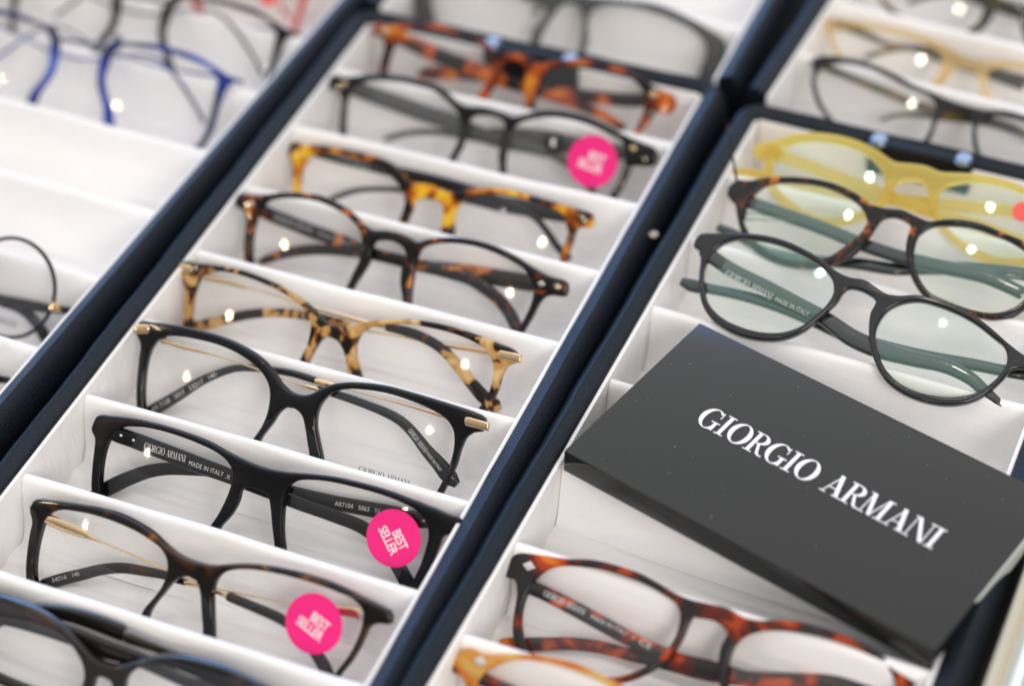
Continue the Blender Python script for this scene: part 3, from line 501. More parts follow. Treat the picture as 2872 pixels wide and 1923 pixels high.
    [-58.1,-21.2],[-56.2,-23.9],[-50.5,-25.5],[-41.1,-26.3],[-25.4,-26.3],[-16.0,-25.5],[-10.3,-23.9]],[[8.4,-17.9],[7.7,-13.9],[8.7,-9.5],[11.7,-5.3],[17.0,-1.7],
    [22.9,-0.4],[30.8,-1.0],[38.7,-2.3],[46.5,-4.1],[53.5,-7.4],[57.3,-11.6],[58.5,-17.0],[58.1,-21.2],[56.2,-23.9],[50.5,-25.5],[41.1,-26.3],[25.4,-26.3],[16.0,-25.5],
    [10.3,-23.9]]],
  't1': [None,[[-129.9,-7.5,7.2],[-102.4,-7.7,7.0],[-71.1,-9.9,6.9],[-45.1,-5.1,5.6],[-30.1,-3.8,6.3],[-15.3,-3.6,7.0],[-2.7,-4.6,7.0],[9.7,-4.3,5.5],[26.3,-6.7,4.3],
    [50.7,-8.9,5.0],[63.7,-20.9,5.7]]],
  'd': [6,11],
  't2': [[[84.6,-18.4,5.3],[60.7,-16.3,2.1],[43.4,-2.3,2.1],[27.1,-1.1,3.2],[14.8,-0.5,4.0],[1.1,0.0,5.5]],[[1.5,0.2,6.2],[-10.3,1.0,6.2],[-20.8,0.8,5.5],[-31.4,-1.1,5.2],
    [-41.9,-5.6,5.2],[-54.6,-13.8,5.7],[-69.7,-25.5,6.2]]],
 },
 'rb': {
  'o': [264.2,-97.0,9.0],
  'a': 60,
  'y': 0,
  'k': 0.0009,
  'outer': [[-71.0,25.5],[-63.5,27.9],[-54.6,29.7],[-46.3,30.8],[-37.5,30.5],[-28.4,28.6],[-19.7,25.6],[-14.1,22.8],[-8.4,21.6],[-3.1,22.0],[2.1,20.1],[6.1,18.6],[11.2,19.0],
    [16.6,20.7],[23.4,21.3],[31.7,20.4],[40.3,18.5],[47.3,15.5],[54.0,11.9],[61.1,8.8],[68.2,7.0],[70.0,4.5],[68.4,2.2],[62.5,3.5],[58.7,2.3],[56.1,-2.7],[53.4,-7.4],
    [50.4,-11.3],[45.3,-15.2],[38.5,-17.8],[30.8,-18.5],[23.1,-17.6],[15.9,-14.7],[10.4,-9.4],[6.1,-2.5],[3.7,4.3],[2.8,10.3],[3.6,14.9],[-0.5,17.0],[-4.9,17.7],[-8.2,16.9],
    [-9.4,14.8],[-10.2,11.4],[-12.6,7.1],[-15.8,1.9],[-19.7,-3.4],[-24.0,-7.0],[-29.3,-9.5],[-35.1,-10.6],[-42.3,-10.7],[-49.6,-9.2],[-56.1,-6.2],[-61.0,-1.5],[-64.0,4.2],
    [-65.9,10.3],[-66.9,15.2],[-68.5,19.5],[-71.5,20.8]],
  'lens': [[[-62.3,5.9],[-64.3,13.1],[-63.6,17.9],[-60.9,23.6],[-56.3,26.8],[-49.1,28.3],[-40.7,28.5],[-32.6,27.3],[-24.5,25.0],[-18.1,22.1],[-14.4,18.6],[-12.9,14.5],[-13.8,9.4],
    [-17.1,3.9],[-21.0,-1.6],[-26.9,-5.5],[-34.8,-7.4],[-43.4,-7.2],[-52.1,-5.0],[-58.8,-0.4]],[[7.8,-0.9],[6.7,3.8],[7.2,8.3],[8.9,12.5],[13.1,16.4],[18.8,18.7],[27.0,18.7],
    [34.5,17.6],[42.1,15.4],[48.6,12.4],[54.0,9.5],[55.9,4.6],[54.6,-1.0],[51.6,-6.2],[47.9,-10.2],[41.9,-13.5],[35.0,-15.1],[27.6,-15.4],[19.7,-13.6],[13.7,-9.6],
    [10.2,-5.1]]],
  't1': [None,[[-67.8,20.3,5.3],[-55.7,15.5,5.6],[-39.2,11.6,5.6],[-26.0,8.2,5.5],[-13.0,4.6,5.8],[-2.8,0.3,6.9],[6.6,-1.6,6.9],[21.4,-2.2,6.0],[35.9,-2.1,5.5],[45.2,-4.6,4.9],
    [51.8,-8.3,4.3],[58.3,-11.4,2.6]]],
  'd': [6,11],
  't2': [None,[[65.6,4.2,5.2],[57.3,3.3,4.6],[43.1,2.6,4.6],[26.1,1.3,4.9],[14.5,0.8,5.5],[-3.6,1.8,5.5],[-19.5,4.7,4.9],[-35.4,7.0,4.7],[-50.9,7.6,4.2],[-61.4,7.2,4.2],
    [-69.4,6.8,5.2],[-73.3,7.4,4.1]]],
  'texts': [['t1','GA','GIORGIO ARMANI',[-55.7,13.1],[-35.5,7.9],2.7],['t1','B','MADE IN ITALY',[-34.2,7.6],[-20.1,4.8],2.0]],
 },
 'rt': {
  'o': [262.7,-52.0,9.0],
  'a': 60,
  'y': 0,
  'k': 0.0009,
  'outer': [[-69.2,16.5],[-66.9,19.9],[-60.2,21.3],[-55.1,23.6],[-49.1,25.1],[-41.2,26.4],[-32.5,26.9],[-24.1,26.0],[-16.6,23.7],[-10.9,21.1],[-4.7,20.9],[1.2,21.6],[7.6,20.3],
    [12.7,19.6],[18.1,21.9],[25.4,23.5],[33.2,23.6],[40.6,22.3],[49.4,20.9],[57.7,18.1],[65.7,16.5],[67.8,12.7],[65.2,9.4],[62.1,7.8],[60.7,1.6],[56.3,-5.7],[52.1,-10.4],
    [46.8,-12.7],[38.2,-13.4],[29.2,-12.7],[19.8,-11.0],[13.7,-6.2],[9.2,0.4],[6.6,7.5],[6.2,14.6],[6.2,16.6],[3.4,17.8],[-1.6,18.3],[-5.3,16.4],[-6.2,14.2],[-7.6,9.3],
    [-10.9,1.3],[-18.1,-5.7],[-26.3,-9.5],[-35.3,-10.9],[-45.1,-9.8],[-53.2,-6.2],[-58.7,-0.7],[-62.8,6.5],[-64.6,10.3],[-68.9,13.5]],
  'lens': [[[-61.1,8.2],[-58.8,4.1],[-59.4,10.0],[-58.3,14.9],[-54.7,20.3],[-49.0,22.9],[-40.6,24.3],[-31.9,24.7],[-23.3,23.2],[-16.3,20.5],[-12.2,16.8],[-10.9,14.4],[-11.8,8.9],
    [-17.0,1.1],[-22.1,-4.6],[-29.9,-7.7],[-38.5,-8.4],[-46.8,-6.2],[-54.7,-1.2],[-58.5,3.3]],[[10.0,8.4],[10.2,13.0],[13.8,17.7],[20.5,20.2],[29.0,21.4],[37.3,20.7],
    [46.2,19.2],[53.6,15.5],[56.4,9.3],[56.6,1.7],[53.6,-4.9],[50.8,-7.7],[45.6,-10.3],[36.5,-11.1],[27.7,-10.2],[20.2,-8.4],[14.7,-3.4],[11.1,2.2]]],
  't1': [None,[[-66.5,13.4,4.9],[-48.6,11.3,5.5],[-29.1,9.0,5.5],[-9.5,5.8,5.4],[6.8,4.3,5.4],[21.4,4.3,5.7],[39.4,4.3,5.7],[54.5,1.0,5.1]]],
  'd': [6,11],
  't2': [None,[[61.3,10.9,4.8],[52.1,10.6,5.1],[32.3,7.9,5.4],[15.2,4.0,5.4],[3.9,0.8,5.1],[-11.2,-0.6,4.8],[-26.1,-3.0,4.2],[-38.3,-4.3,3.9],[-51.1,-3.8,3.6],[-61.7,-0.4,3.7],
    [-69.9,1.0,3.7]]],
 },
 'ry': {
  'o': [262.8,-9.0,9.0],
  'a': 60,
  'y': 0,
  'k': 0.0009,
  'outer': [[-69.8,5.2],[-67.9,9.0],[-63.1,10.6],[-56.3,14.7],[-47.2,17.4],[-37.7,18.3],[-27.8,17.6],[-18.9,15.3],[-10.2,11.8],[-4.1,12.5],[2.0,12.9],[8.6,11.8],[14.5,12.9],
    [23.4,14.4],[32.5,14.8],[41.6,13.5],[51.6,11.8],[61.3,9.2],[68.5,7.3],[68.4,2.7],[63.0,0.4],[61.6,-5.9],[56.9,-13.9],[49.9,-18.8],[41.9,-21.0],[32.6,-20.6],[22.4,-16.7],
    [15.0,-11.9],[10.4,-7.7],[7.4,-2.4],[4.8,3.7],[2.7,5.9],[-2.3,5.8],[-6.3,4.5],[-8.0,1.4],[-8.9,-4.3],[-11.7,-10.3],[-18.3,-15.9],[-26.7,-19.9],[-36.1,-20.6],
    [-46.6,-18.0],[-56.4,-11.8],[-61.0,-5.1],[-64.5,2.0],[-68.0,2.7]],
  'lens': [[[-58.3,-3.1],[-59.2,4.3],[-55.7,10.2],[-46.9,14.0],[-36.8,15.0],[-27.5,14.2],[-19.6,11.1],[-14.5,6.7],[-12.0,1.1],[-12.5,-5.1],[-15.6,-9.9],[-20.8,-13.8],[-27.6,-17.0],
    [-36.5,-17.3],[-45.7,-14.4],[-53.6,-9.8]],[[12.0,-5.3],[9.8,0.2],[10.5,4.8],[14.5,8.1],[21.2,10.8],[30.2,12.1],[39.5,11.6],[49.2,9.2],[55.6,5.6],[57.7,-0.4],[56.5,-7.4],
    [52.0,-13.3],[44.4,-16.7],[34.8,-17.4],[25.7,-15.2],[17.9,-11.2]]],
  't1': [None,[[-64.7,6.4,5.1],[-47.1,4.2,5.4],[-20.1,0.2,5.3],[6.3,-3.7,5.0],[31.7,-5.6,5.0],[47.2,-8.5,5.0]]],
  'd': [6,11],
  't2': [None,[[62.0,7.1,5.0],[43.5,6.0,5.3],[16.8,2.9,5.0],[-13.7,-1.0,5.0],[-38.8,-3.5,4.4],[-58.7,-2.7,3.8],[-71.8,-3.0,3.2],[-76.7,-4.3,2.5]]],
  'coral': [[[43.9,2.8],4.1]],
 },
 'rr': {
  'o': [256.4,-237.0,2.0],
  'a': 52,
  'y': 0,
  'k': 0.0009,
  'outer': [[-77.1,-8.1],[-77.0,-4.0],[-74.5,0.3],[-67.0,2.0],[-57.4,3.2],[-46.7,5.6],[-38.3,6.0],[-29.8,5.6],[-22.1,4.0],[-16.1,2.4],[-11.0,1.8],[-4.1,2.1],[2.8,2.5],[8.5,1.0],
    [13.3,1.2],[19.6,3.1],[27.0,4.7],[34.3,5.0],[42.6,4.5],[50.6,3.2],[58.8,1.0],[65.9,-1.0],[72.9,-2.6],[75.1,-5.5],[74.0,-8.9],[68.4,-10.6],[67.2,-15.5],[66.2,-23.0],
    [62.0,-30.4],[53.4,-36.1],[44.0,-38.9],[32.5,-38.3],[21.3,-35.5],[12.4,-29.8],[7.3,-23.2],[4.6,-15.4],[4.1,-9.8],[5.0,-5.3],[2.9,-3.8],[-0.5,-2.9],[-4.7,-3.3],
    [-7.8,-3.7],[-8.3,-6.0],[-8.8,-9.8],[-10.3,-16.0],[-13.5,-21.7],[-18.5,-27.2],[-24.5,-31.3],[-32.0,-34.0],[-42.7,-36.1],[-53.4,-34.9],[-61.1,-32.3],[-65.3,-30.2],
    [-67.7,-26.5],[-68.9,-22.5],[-69.6,-17.3],[-70.6,-12.1],[-72.6,-8.5],[-75.0,-8.6]],
  'lens': [[[-66.0,-21.7],[-66.9,-16.5],[-66.5,-11.0],[-65.1,-6.2],[-62.2,-2.2],[-57.2,0.5],[-49.7,2.3],[-42.0,3.3],[-34.1,3.3],[-26.0,2.4],[-18.9,0.6],[-14.0,-1.2],[-12.0,-4.4],
    [-11.5,-9.0],[-12.1,-13.4],[-14.0,-18.2],[-17.2,-22.3],[-21.5,-26.4],[-26.6,-29.8],[-33.8,-31.9],[-43.4,-33.6],[-52.9,-32.6],[-60.0,-30.3],[-63.8,-26.5]],[[10.0,-22.4],
    [8.3,-15.4],[8.4,-10.1],[10.8,-5.2],[14.3,-2.6],[20.0,-0.4],[26.9,1.0],[35.1,1.8],[43.3,1.6],[50.7,0.7],[57.3,-1.0],[61.1,-4.0],[63.3,-8.5],[63.9,-14.5],[62.4,-22.1],
    [58.6,-28.9],[51.9,-34.0],[43.4,-36.6],[32.8,-35.6],[22.6,-32.5],[15.0,-28.0]]],
  't1': [None,[[-68.8,-9.3,4.8],[-61.7,-10.0,5.0],[-50.9,-11.9,5.2],[-39.0,-14.4,5.2],[-27.1,-16.9,5.2],[-18.5,-18.2,5.2],[-10.0,-19.4,5.7],[0.8,-19.0,6.2],[16.7,-18.5,5.2],
    [37.5,-17.1,4.6],[54.1,-21.0,4.6]]],
  'd': [6,11],
  't2': [None,[[67.8,-6.5,5.1],[50.3,-9.0,5.1],[30.7,-14.3,5.1],[15.8,-18.1,5.2],[0.3,-20.6,5.2],[-13.2,-21.3,4.7],[-26.8,-22.0,4.4],[-37.8,-22.5,4.4],[-48.6,-24.3,4.5],
    [-59.0,-27.5,4.6],[-66.9,-29.8,4.7],[-72.8,-31.2,3.7]]],
  'texts': [['t1','GA','GIORGIO ARMANI',[-60.8,-9.9],[-44.8,-12.4],2.1],['t1','B','MADE IN ITALY   L',[-42.4,-13.0],[-25.5,-15.7],1.7],['t1','B','CE',[-23.7,-16.3],[-19.3,-17.2],
    2.4]],
  'rivets': [['front',[-68.4,-2.6],2.3],['front',[70.1,-5.4],2.0]],
 },
 'ra': {
  'o': [252.6,-281.0,2.0],
  'a': 52,
  'y': 0,
  'k': 0.0009,
  'outer': [[-73.2,-8.9],[-73.7,-3.8],[-70.3,0.0],[-62.7,-0.2],[-55.0,2.5],[-47.3,4.5],[-39.3,5.5],[-31.2,5.8],[-22.8,4.7],[-14.3,3.1],[-8.6,1.7],[-0.9,2.0],[7.1,1.3],[14.3,2.9],
    [23.7,5.7],[35.8,7.4],[48.3,7.1],[61.1,5.1],[71.3,3.2],[71.8,-2.0],[66.1,-4.3],[64.5,-16.5],[52.7,-27.5],[38.5,-29.5],[22.7,-26.9],[12.2,-20.2],[7.0,-9.3],[5.2,-4.8],
    [0.7,-3.6],[-4.1,-5.1],[-5.5,-9.0],[-8.6,-16.5],[-16.5,-25.5],[-28.1,-31.6],[-41.3,-33.1],[-53.8,-28.7],[-62.3,-21.4],[-66.1,-13.1],[-69.5,-9.4]],
  'lens': [[[-61.7,-17.1],[-63.1,-10.7],[-62.0,-6.2],[-58.2,-2.0],[-51.8,1.4],[-44.0,3.1],[-36.1,3.8],[-28.0,3.5],[-21.0,2.4],[-14.0,0.1],[-9.8,-3.2],[-9.0,-8.0],[-11.4,-15.9],
    [-18.5,-24.1],[-28.8,-29.3],[-40.5,-30.3],[-51.5,-27.0],[-58.4,-22.3]],[[10.5,-10.7],[9.2,-6.1],[11.6,-1.9],[17.3,1.3],[26.7,3.9],[39.0,4.8],[49.2,3.9],[56.4,0.7],
    [59.2,-5.9],[59.2,-15.2],[51.9,-24.3],[40.1,-26.5],[27.0,-24.1],[16.3,-18.5]]],
  't1': [None,[[-66.1,-7.9,4.6],[-46.8,-10.0,4.6],[-24.8,-11.2,4.5],[1.6,-11.0,4.5],[27.4,-10.7,4.5]]],
  'd': [6,11],
  't2': [None,[[64.4,-1.0,4.4],[35.4,-5.8,4.5],[5.4,-9.8,4.5],[-20.3,-12.4,4.0],[-45.5,-18.9,4.1]]],
  'rivets': [['front',[-64.1,-2.7],2.3]],
 },
 'lb': {
  'o': [-111.8,-40.0,0.0],
  'a': 38,
  'y': 0,
  'k': 0.0009,
  'outer': [[14.4,15.0],[25.0,17.1],[35.5,18.6],[46.2,18.5],[55.6,17.5],[64.4,14.7],[71.1,12.2],[75.5,10.7],[75.1,9.2],[73.3,8.1],[71.8,5.2],[70.9,-0.2],[70.1,-7.0],[69.4,-13.7],
    [68.1,-17.6],[66.1,-22.2],[60.3,-24.8],[50.6,-26.2],[34.4,-26.2],[24.7,-24.8],[18.9,-22.2],[16.9,-14.9],[11.5,-3.4]],
  'lens': [[[-21.4,-15.3],[-17.0,-8.3],[-14.1,-0.5],[-15.0,4.8],[-15.8,10.3],[-18.9,13.7],[-29.1,15.5],[-39.6,16.2],[-49.6,15.6],[-58.9,14.2],[-64.2,12.5],[-67.5,9.5],[-68.1,3.1],
    [-67.9,-6.1],[-66.1,-16.9],[-64.3,-20.7],[-59.1,-22.8],[-50.8,-24.0],[-36.8,-24.1],[-28.2,-23.1],[-23.1,-20.9]],[[21.4,-15.3],[17.0,-8.3],[14.1,-0.5],[15.0,4.8],
    [15.8,10.3],[18.9,13.7],[29.1,15.5],[39.6,16.2],[49.6,15.6],[58.9,14.2],[64.2,12.5],[67.5,9.5],[68.1,3.1],[67.9,-6.1],[66.1,-16.9],[64.3,-20.7],[59.1,-22.8],[50.8,-24.0],
    [36.8,-24.1],[28.2,-23.1],[23.1,-20.9]]],
  'outer2': [[-11.5,-3.4],[-16.9,-14.9],[-18.9,-22.2],[-24.7,-24.8],[-34.4,-26.2],[-50.6,-26.2],[-60.3,-24.8],[-66.1,-22.2],[-68.1,-17.6],[-69.4,-13.7],[-70.1,-7.0],[-70.9,-0.2],
    [-71.8,5.2],[-73.3,8.1],[-75.1,9.2],[-75.5,10.7],[-71.1,12.2],[-64.4,14.7],[-55.6,17.5],[-46.2,18.5],[-35.5,18.6],[-25.0,17.1],[-14.4,15.0]],
  't1': [None,[[-119.4,17.3,1.0],[-78.0,12.9,1.0],[-45.8,10.3,1.0],[-5.7,4.1,0.9],[38.1,11.6,1.3],[65.0,-10.6,1.6]]],
  'd': [6,11],
  't2': [None,[[77.7,10.3,1.8],[72.6,10.6,1.7],[43.4,9.0,0.9],[5.1,11.3,0.9],[-22.8,15.9,1.0],[-39.8,3.7,1.1],[-49.7,-5.8,1.4]]],
 },
 'bg': {
  'o': [77.7,84.0,4.0],
  'a': 40,
  'y': 0,
  'k': 0.0009,
  'outer': [[-73.8,-25.7],[-77.8,-14.7],[-81.2,-6.5],[-73.9,1.7],[-54.7,3.8],[-34.4,-1.2],[-15.5,-2.9],[-5.3,-2.1],[7.9,0.4],[16.8,0.5],[28.1,2.1],[42.4,2.8],[54.3,0.7],[65.3,-2.6],
    [75.3,-7.2],[76.9,-14.1],[77.5,-19.0],[74.7,-24.1],[73.0,-31.2],[70.6,-34.4],[63.4,-36.2],[51.4,-37.1],[31.5,-37.1],[19.5,-36.2],[12.3,-34.4],[9.9,-18.4],[8.6,-10.2],
    [6.3,-5.5],[1.2,-4.2],[-3.6,-6.9],[-6.0,-11.9],[-8.7,-18.7],[-11.2,-31.8],[-18.6,-35.2],[-31.0,-37.0],[-51.5,-37.0],[-63.9,-35.2],[-71.3,-31.8]],
  'lens': [[[-64.3,-23.9],[-68.2,-15.9],[-68.7,-8.5],[-62.7,-3.4],[-47.0,-1.8],[-30.5,-4.5],[-16.8,-7.7],[-8.8,-10.2],[-10.3,-14.4],[-12.9,-18.9],[-14.9,-29.7],[-20.7,-33.1],
    [-30.5,-34.8],[-46.7,-34.8],[-56.5,-33.1],[-62.3,-29.7]],[[13.0,-18.9],[11.3,-11.4],[12.3,-5.5],[16.3,-2.7],[23.0,-1.1],[34.5,-0.5],[49.2,-2.0],[61.4,-5.6],[67.2,-10.0],
    [68.2,-14.3],[67.3,-21.2],[65.8,-29.4],[63.8,-32.3],[57.8,-34.0],[47.7,-34.9],[31.1,-34.9],[21.0,-34.0],[15.0,-32.3]]],
  't1': [None,[[-69.9,-3.8,3.5],[-48.6,-0.9,3.2],[-23.3,-3.6,2.9],[0.5,-1.4,2.5],[23.9,1.1,2.5]]],
  'd': [6,11],
  't2': [None,[[69.3,-7.2,3.3],[52.4,-0.4,2.5],[31.3,1.8,2.2],[4.9,-1.0,2.3],[-15.3,-8.4,2.3],[-19.3,-12.0,2.3]]],
 },
 'b2': {
  'o': [267.7,66.0,3.0],
  'a': 58,
  'y': 0,
  'k': 0.0009,
  'outer': [[-71.8,5.1],[-70.1,7.4],[-63.6,9.2],[-56.7,9.6],[-49.2,9.5],[-42.5,8.2],[-32.6,5.7],[-22.6,2.3],[-15.5,0.9],[-8.3,-0.9],[-1.4,-1.8],[3.1,-2.2],[8.4,-2.2],[15.9,-0.7],
    [24.3,-0.8],[35.8,-2.0],[49.4,-4.6],[61.0,-8.1],[70.3,-11.1],[70.6,-15.7],[63.4,-17.7],[62.8,-27.2],[57.2,-35.7],[45.6,-40.3],[32.0,-37.8],[17.0,-29.8],[7.9,-20.2],
    [5.3,-13.7],[4.5,-9.1],[0.8,-5.1],[-5.0,-5.0],[-8.5,-6.7],[-10.4,-11.5],[-10.7,-18.7],[-14.7,-26.8],[-24.8,-30.9],[-38.8,-29.5],[-54.8,-21.4],[-65.3,-11.1],[-69.2,-2.4],
    [-69.7,2.5]],
  'lens': [[[-65.1,-7.1],[-67.5,-0.6],[-65.4,4.2],[-60.6,6.7],[-53.7,7.7],[-46.7,7.1],[-37.2,4.9],[-25.6,1.4],[-16.2,-0.8],[-12.8,-4.3],[-12.4,-10.5],[-12.7,-18.5],[-16.5,-25.3],
    [-25.4,-29.0],[-38.4,-27.5],[-53.8,-19.8],[-62.4,-11.4]],[[8.1,-15.7],[6.5,-10.1],[8.0,-5.9],[11.7,-3.4],[19.0,-2.6],[27.4,-3.0],[38.2,-4.3],[50.0,-6.8],[57.0,-11.1],
    [59.8,-18.7],[59.4,-27.2],[55.1,-34.0],[45.0,-38.1],[32.3,-35.4],[18.1,-27.7],[10.1,-19.8]]],
  't1': [None,[[-68.7,4.9,2.3],[-55.0,2.5,2.7],[-35.6,-1.1,3.2],[-16.6,-4.7,3.1],[1.3,-4.5,3.6],[19.2,-5.2,3.1],[33.4,-9.6,2.7]]],
  'd': [6,11],
  't2': [None,[[63.8,-10.1,3.1],[32.4,-5.5,3.1],[5.3,-3.5,3.6],[-12.1,-5.5,2.7],[-23.0,-7.0,1.8],[-31.3,-9.8,1.8],[-36.0,-12.8,1.8]]],
 },
 'b1': {
  'o': [258.8,110.0,3.0],
  'a': 58,
  'y': 0,
  'k': 0.0009,
  'outer': [[-65.5,-5.0],[-66.3,-1.6],[-59.9,-1.0],[-48.1,-0.6],[-38.6,-0.7],[-29.0,-1.2],[-19.4,-2.3],[-11.9,-4.3],[-4.4,-6.7],[2.9,-8.4],[9.6,-7.7],[18.1,-5.7],[31.6,-5.5],
    [45.5,-7.4],[57.5,-11.1],[65.0,-14.5],[65.2,-18.8],[60.0,-21.2],[59.8,-29.0],[54.7,-35.2],[44.6,-38.9],[30.9,-37.5],[17.9,-30.9],[10.4,-22.8],[6.7,-15.7],[5.1,-13.1],
    [-0.6,-12.4],[-3.8,-12.1],[-4.8,-15.3],[-7.2,-21.8],[-13.3,-28.1],[-25.6,-30.6],[-40.2,-28.5],[-54.2,-21.0],[-62.0,-12.1]],
  'lens': [[[-59.6,-12.0],[-61.7,-6.5],[-56.9,-3.1],[-47.5,-2.4],[-35.7,-2.7],[-23.7,-3.7],[-14.7,-5.9],[-10.8,-10.1],[-10.1,-14.4],[-10.8,-20.6],[-15.3,-26.0],[-25.3,-28.3],
    [-39.4,-26.3],[-52.2,-19.6]],[[12.9,-20.3],[10.6,-14.9],[11.3,-10.7],[16.6,-8.5],[27.6,-7.4],[39.1,-8.5],[48.7,-11.5],[54.7,-15.8],[55.9,-22.3],[54.6,-29.4],[50.4,-33.9],
    [43.0,-36.4],[31.5,-34.9],[20.4,-28.3]]],
  't1': [None,[[-63.2,-2.0,2.8],[-47.2,-4.7,3.3],[-37.1,-7.1,2.3],[-23.2,-6.7,2.8],[-11.0,-8.6,4.2],[10.4,-11.4,4.2],[26.7,-14.2,4.2]]],
  'd': [6,11],
  't2': [None,[[58.0,-12.5,3.7],[28.0,-9.3,3.7],[4.4,-6.5,2.8],[-15.2,-2.7,2.3],[-28.6,-5.1,2.3],[-37.1,-8.5,2.3],[-46.0,-14.0,2.3]]],
 },
}
# ------------------------------------------------------------------ table and trays
def slab(name, x0, y0, z0, x1, y1, z1, m, parent=None, bev=.5):
    vs = [(x, y, z) for z in (z0, z1) for y in (y0, y1) for x in (x0, x1)]
    me = bpy.data.meshes.new(name); me.from_pydata([(a*U, b*U, c*U) for a, b, c in vs], [], [(0, 1, 3, 2), (4, 6, 7, 5), (0, 4, 5, 1), (1, 5, 7, 3), (3, 7, 6, 2), (2, 6, 4, 0)])
    bm = bmesh.new(); bm.from_mesh(me)
    if bev: bmesh.ops.bevel(bm, geom=bm.edges[:], offset=bev*U, segments=2, affect='EDGES', profile=.6)
    bmesh.ops.recalc_face_normals(bm, faces=bm.faces); bm.to_mesh(me); bm.free()
    return new(name, me, m, parent, 40)
tb = slab('table_surface', -900, -900, -60, 1200, 900, -31.5, mat('pale_table', (.62, .60, .58), .4)); tb['kind'] = 'structure'
FZ = -25.0
RIM = [(0, FZ-5), (0, -4), (0, 1.6), (.3, 2.4), (.9, 2.9), (2.2, 3.55), (3.6, 4.2), (4.9, 4.75), (5.3, 4.98), (5.6, 4.75), (6.3, 4.3), (7.2, 3.5), (8.5, 1.9), (9.7, -.3), (10.7, -3), (11.4, -7), (11.4, FZ-5)]
def rim(x0, x1, y0, y1, front, parent, name='cloth_rim', rc=3.0):
    # centre line of the inner edge, going from front left, back left, back right to front right
    path = []
    def arc(cx, cy, a0, a1, n=7):
        for i in range(n+1):
            a = R(a0+(a1-a0)*i/n); path.append((cx+rc*math.cos(a), cy+rc*math.sin(a), math.cos(a), math.sin(a)))
    def line(ax, ay, bx, by, nx, ny):
        n = max(2, int(math.dist((ax, ay), (bx, by))/6))
        for i in range(1, n): path.append((ax+(bx-ax)*i/n, ay+(by-ay)*i/n, nx, ny))
    if front: arc(x0+rc, y0+rc, 270, 180)
    else: path.append((x0, y0, -1, 0))
    line(x0, y0+rc, x0, y1-rc, -1, 0); arc(x0+rc, y1-rc, 180, 90)
    line(x0+rc, y1, x1-rc, y1, 0, 1); arc(x1-rc, y1-rc, 90, 0)
    line(x1, y1-rc, x1, y0+rc, 1, 0)
    if front: arc(x1-rc, y0+rc, 0, -90); line(x1-rc, y0, x0+rc, y0, 0, -1)
    else: path.append((x1, y0, 1, 0))
    vs = []; fs = []; q = len(RIM); n = len(path)
    for i, (x, y, nx, ny) in enumerate(path):
        wob = .22*math.sin(x*.11+y*.093)+.12*math.sin(y*.31+x*.27)
        for o, z in RIM:
            oo = o + (wob*.6 if 0 < o < 11 else (wob if o == 0 and z > -10 else 0)); vs.append(((x+nx*oo)*U, (y+ny*oo)*U, (z+(wob*.5 if z > -3 else 0))*U))
    m_ = n if front else n-1
    for i in range(m_):
        j = (i+1) % n
        for k in range(q-1): fs.append((i*q+k, i*q+k+1, j*q+k+1, j*q+k))
    if not front: fs.append(tuple(range(q))); fs.append(tuple((n-1)*q+k for k in range(q))[::-1])
    return mesh(name, vs, fs, M_RIM, parent, 60)
def divider(x0, x1, y, parent, seed):
    prof = [(3.4, FZ+.0), (2.9, -12), (2.2, -3.0), (1.8, -1.4), (1.1, -.45), (.2, -.02), (-.8, -.12), (-1.7, -.75), (-2.4, -1.9), (-3.0, -3.6), (-3.7, -6.5), (-5.0, -12), (-6.4, -17.5), (-8.0, -22), (-10.4, FZ-.2), (-14.0, FZ-.9)]
    vs = []; fs = []; q = len(prof); n = 40; rr = random.Random(seed); ph = [rr.uniform(0, 6) for _ in range(4)]
    for i in range(n+1):
        x = x0 + (x1-x0)*i/n; e = min(i, n-i)/n
        for dy, z in prof:
            f = -z/25
            wob = (.35*math.sin(x*.045+ph[0])+.18*math.sin(x*.12+ph[1]))*(.5+f*(1-f)*3)
            vs.append((x*U, (y+dy+wob)*U, (z+.22*math.sin(x*.06+ph[2])*(1 if z > -3 else 0))*U))
    for i in range(n):
        for k in range(q-1): fs.append((i*q+k, i*q+k+1, (i+1)*q+k+1, (i+1)*q+k))
    fs.append(tuple(range(q))); fs.append(tuple(n*q+k for k in range(q))[::-1])
    return mesh('divider', vs, fs, M_DIV, parent, 50)
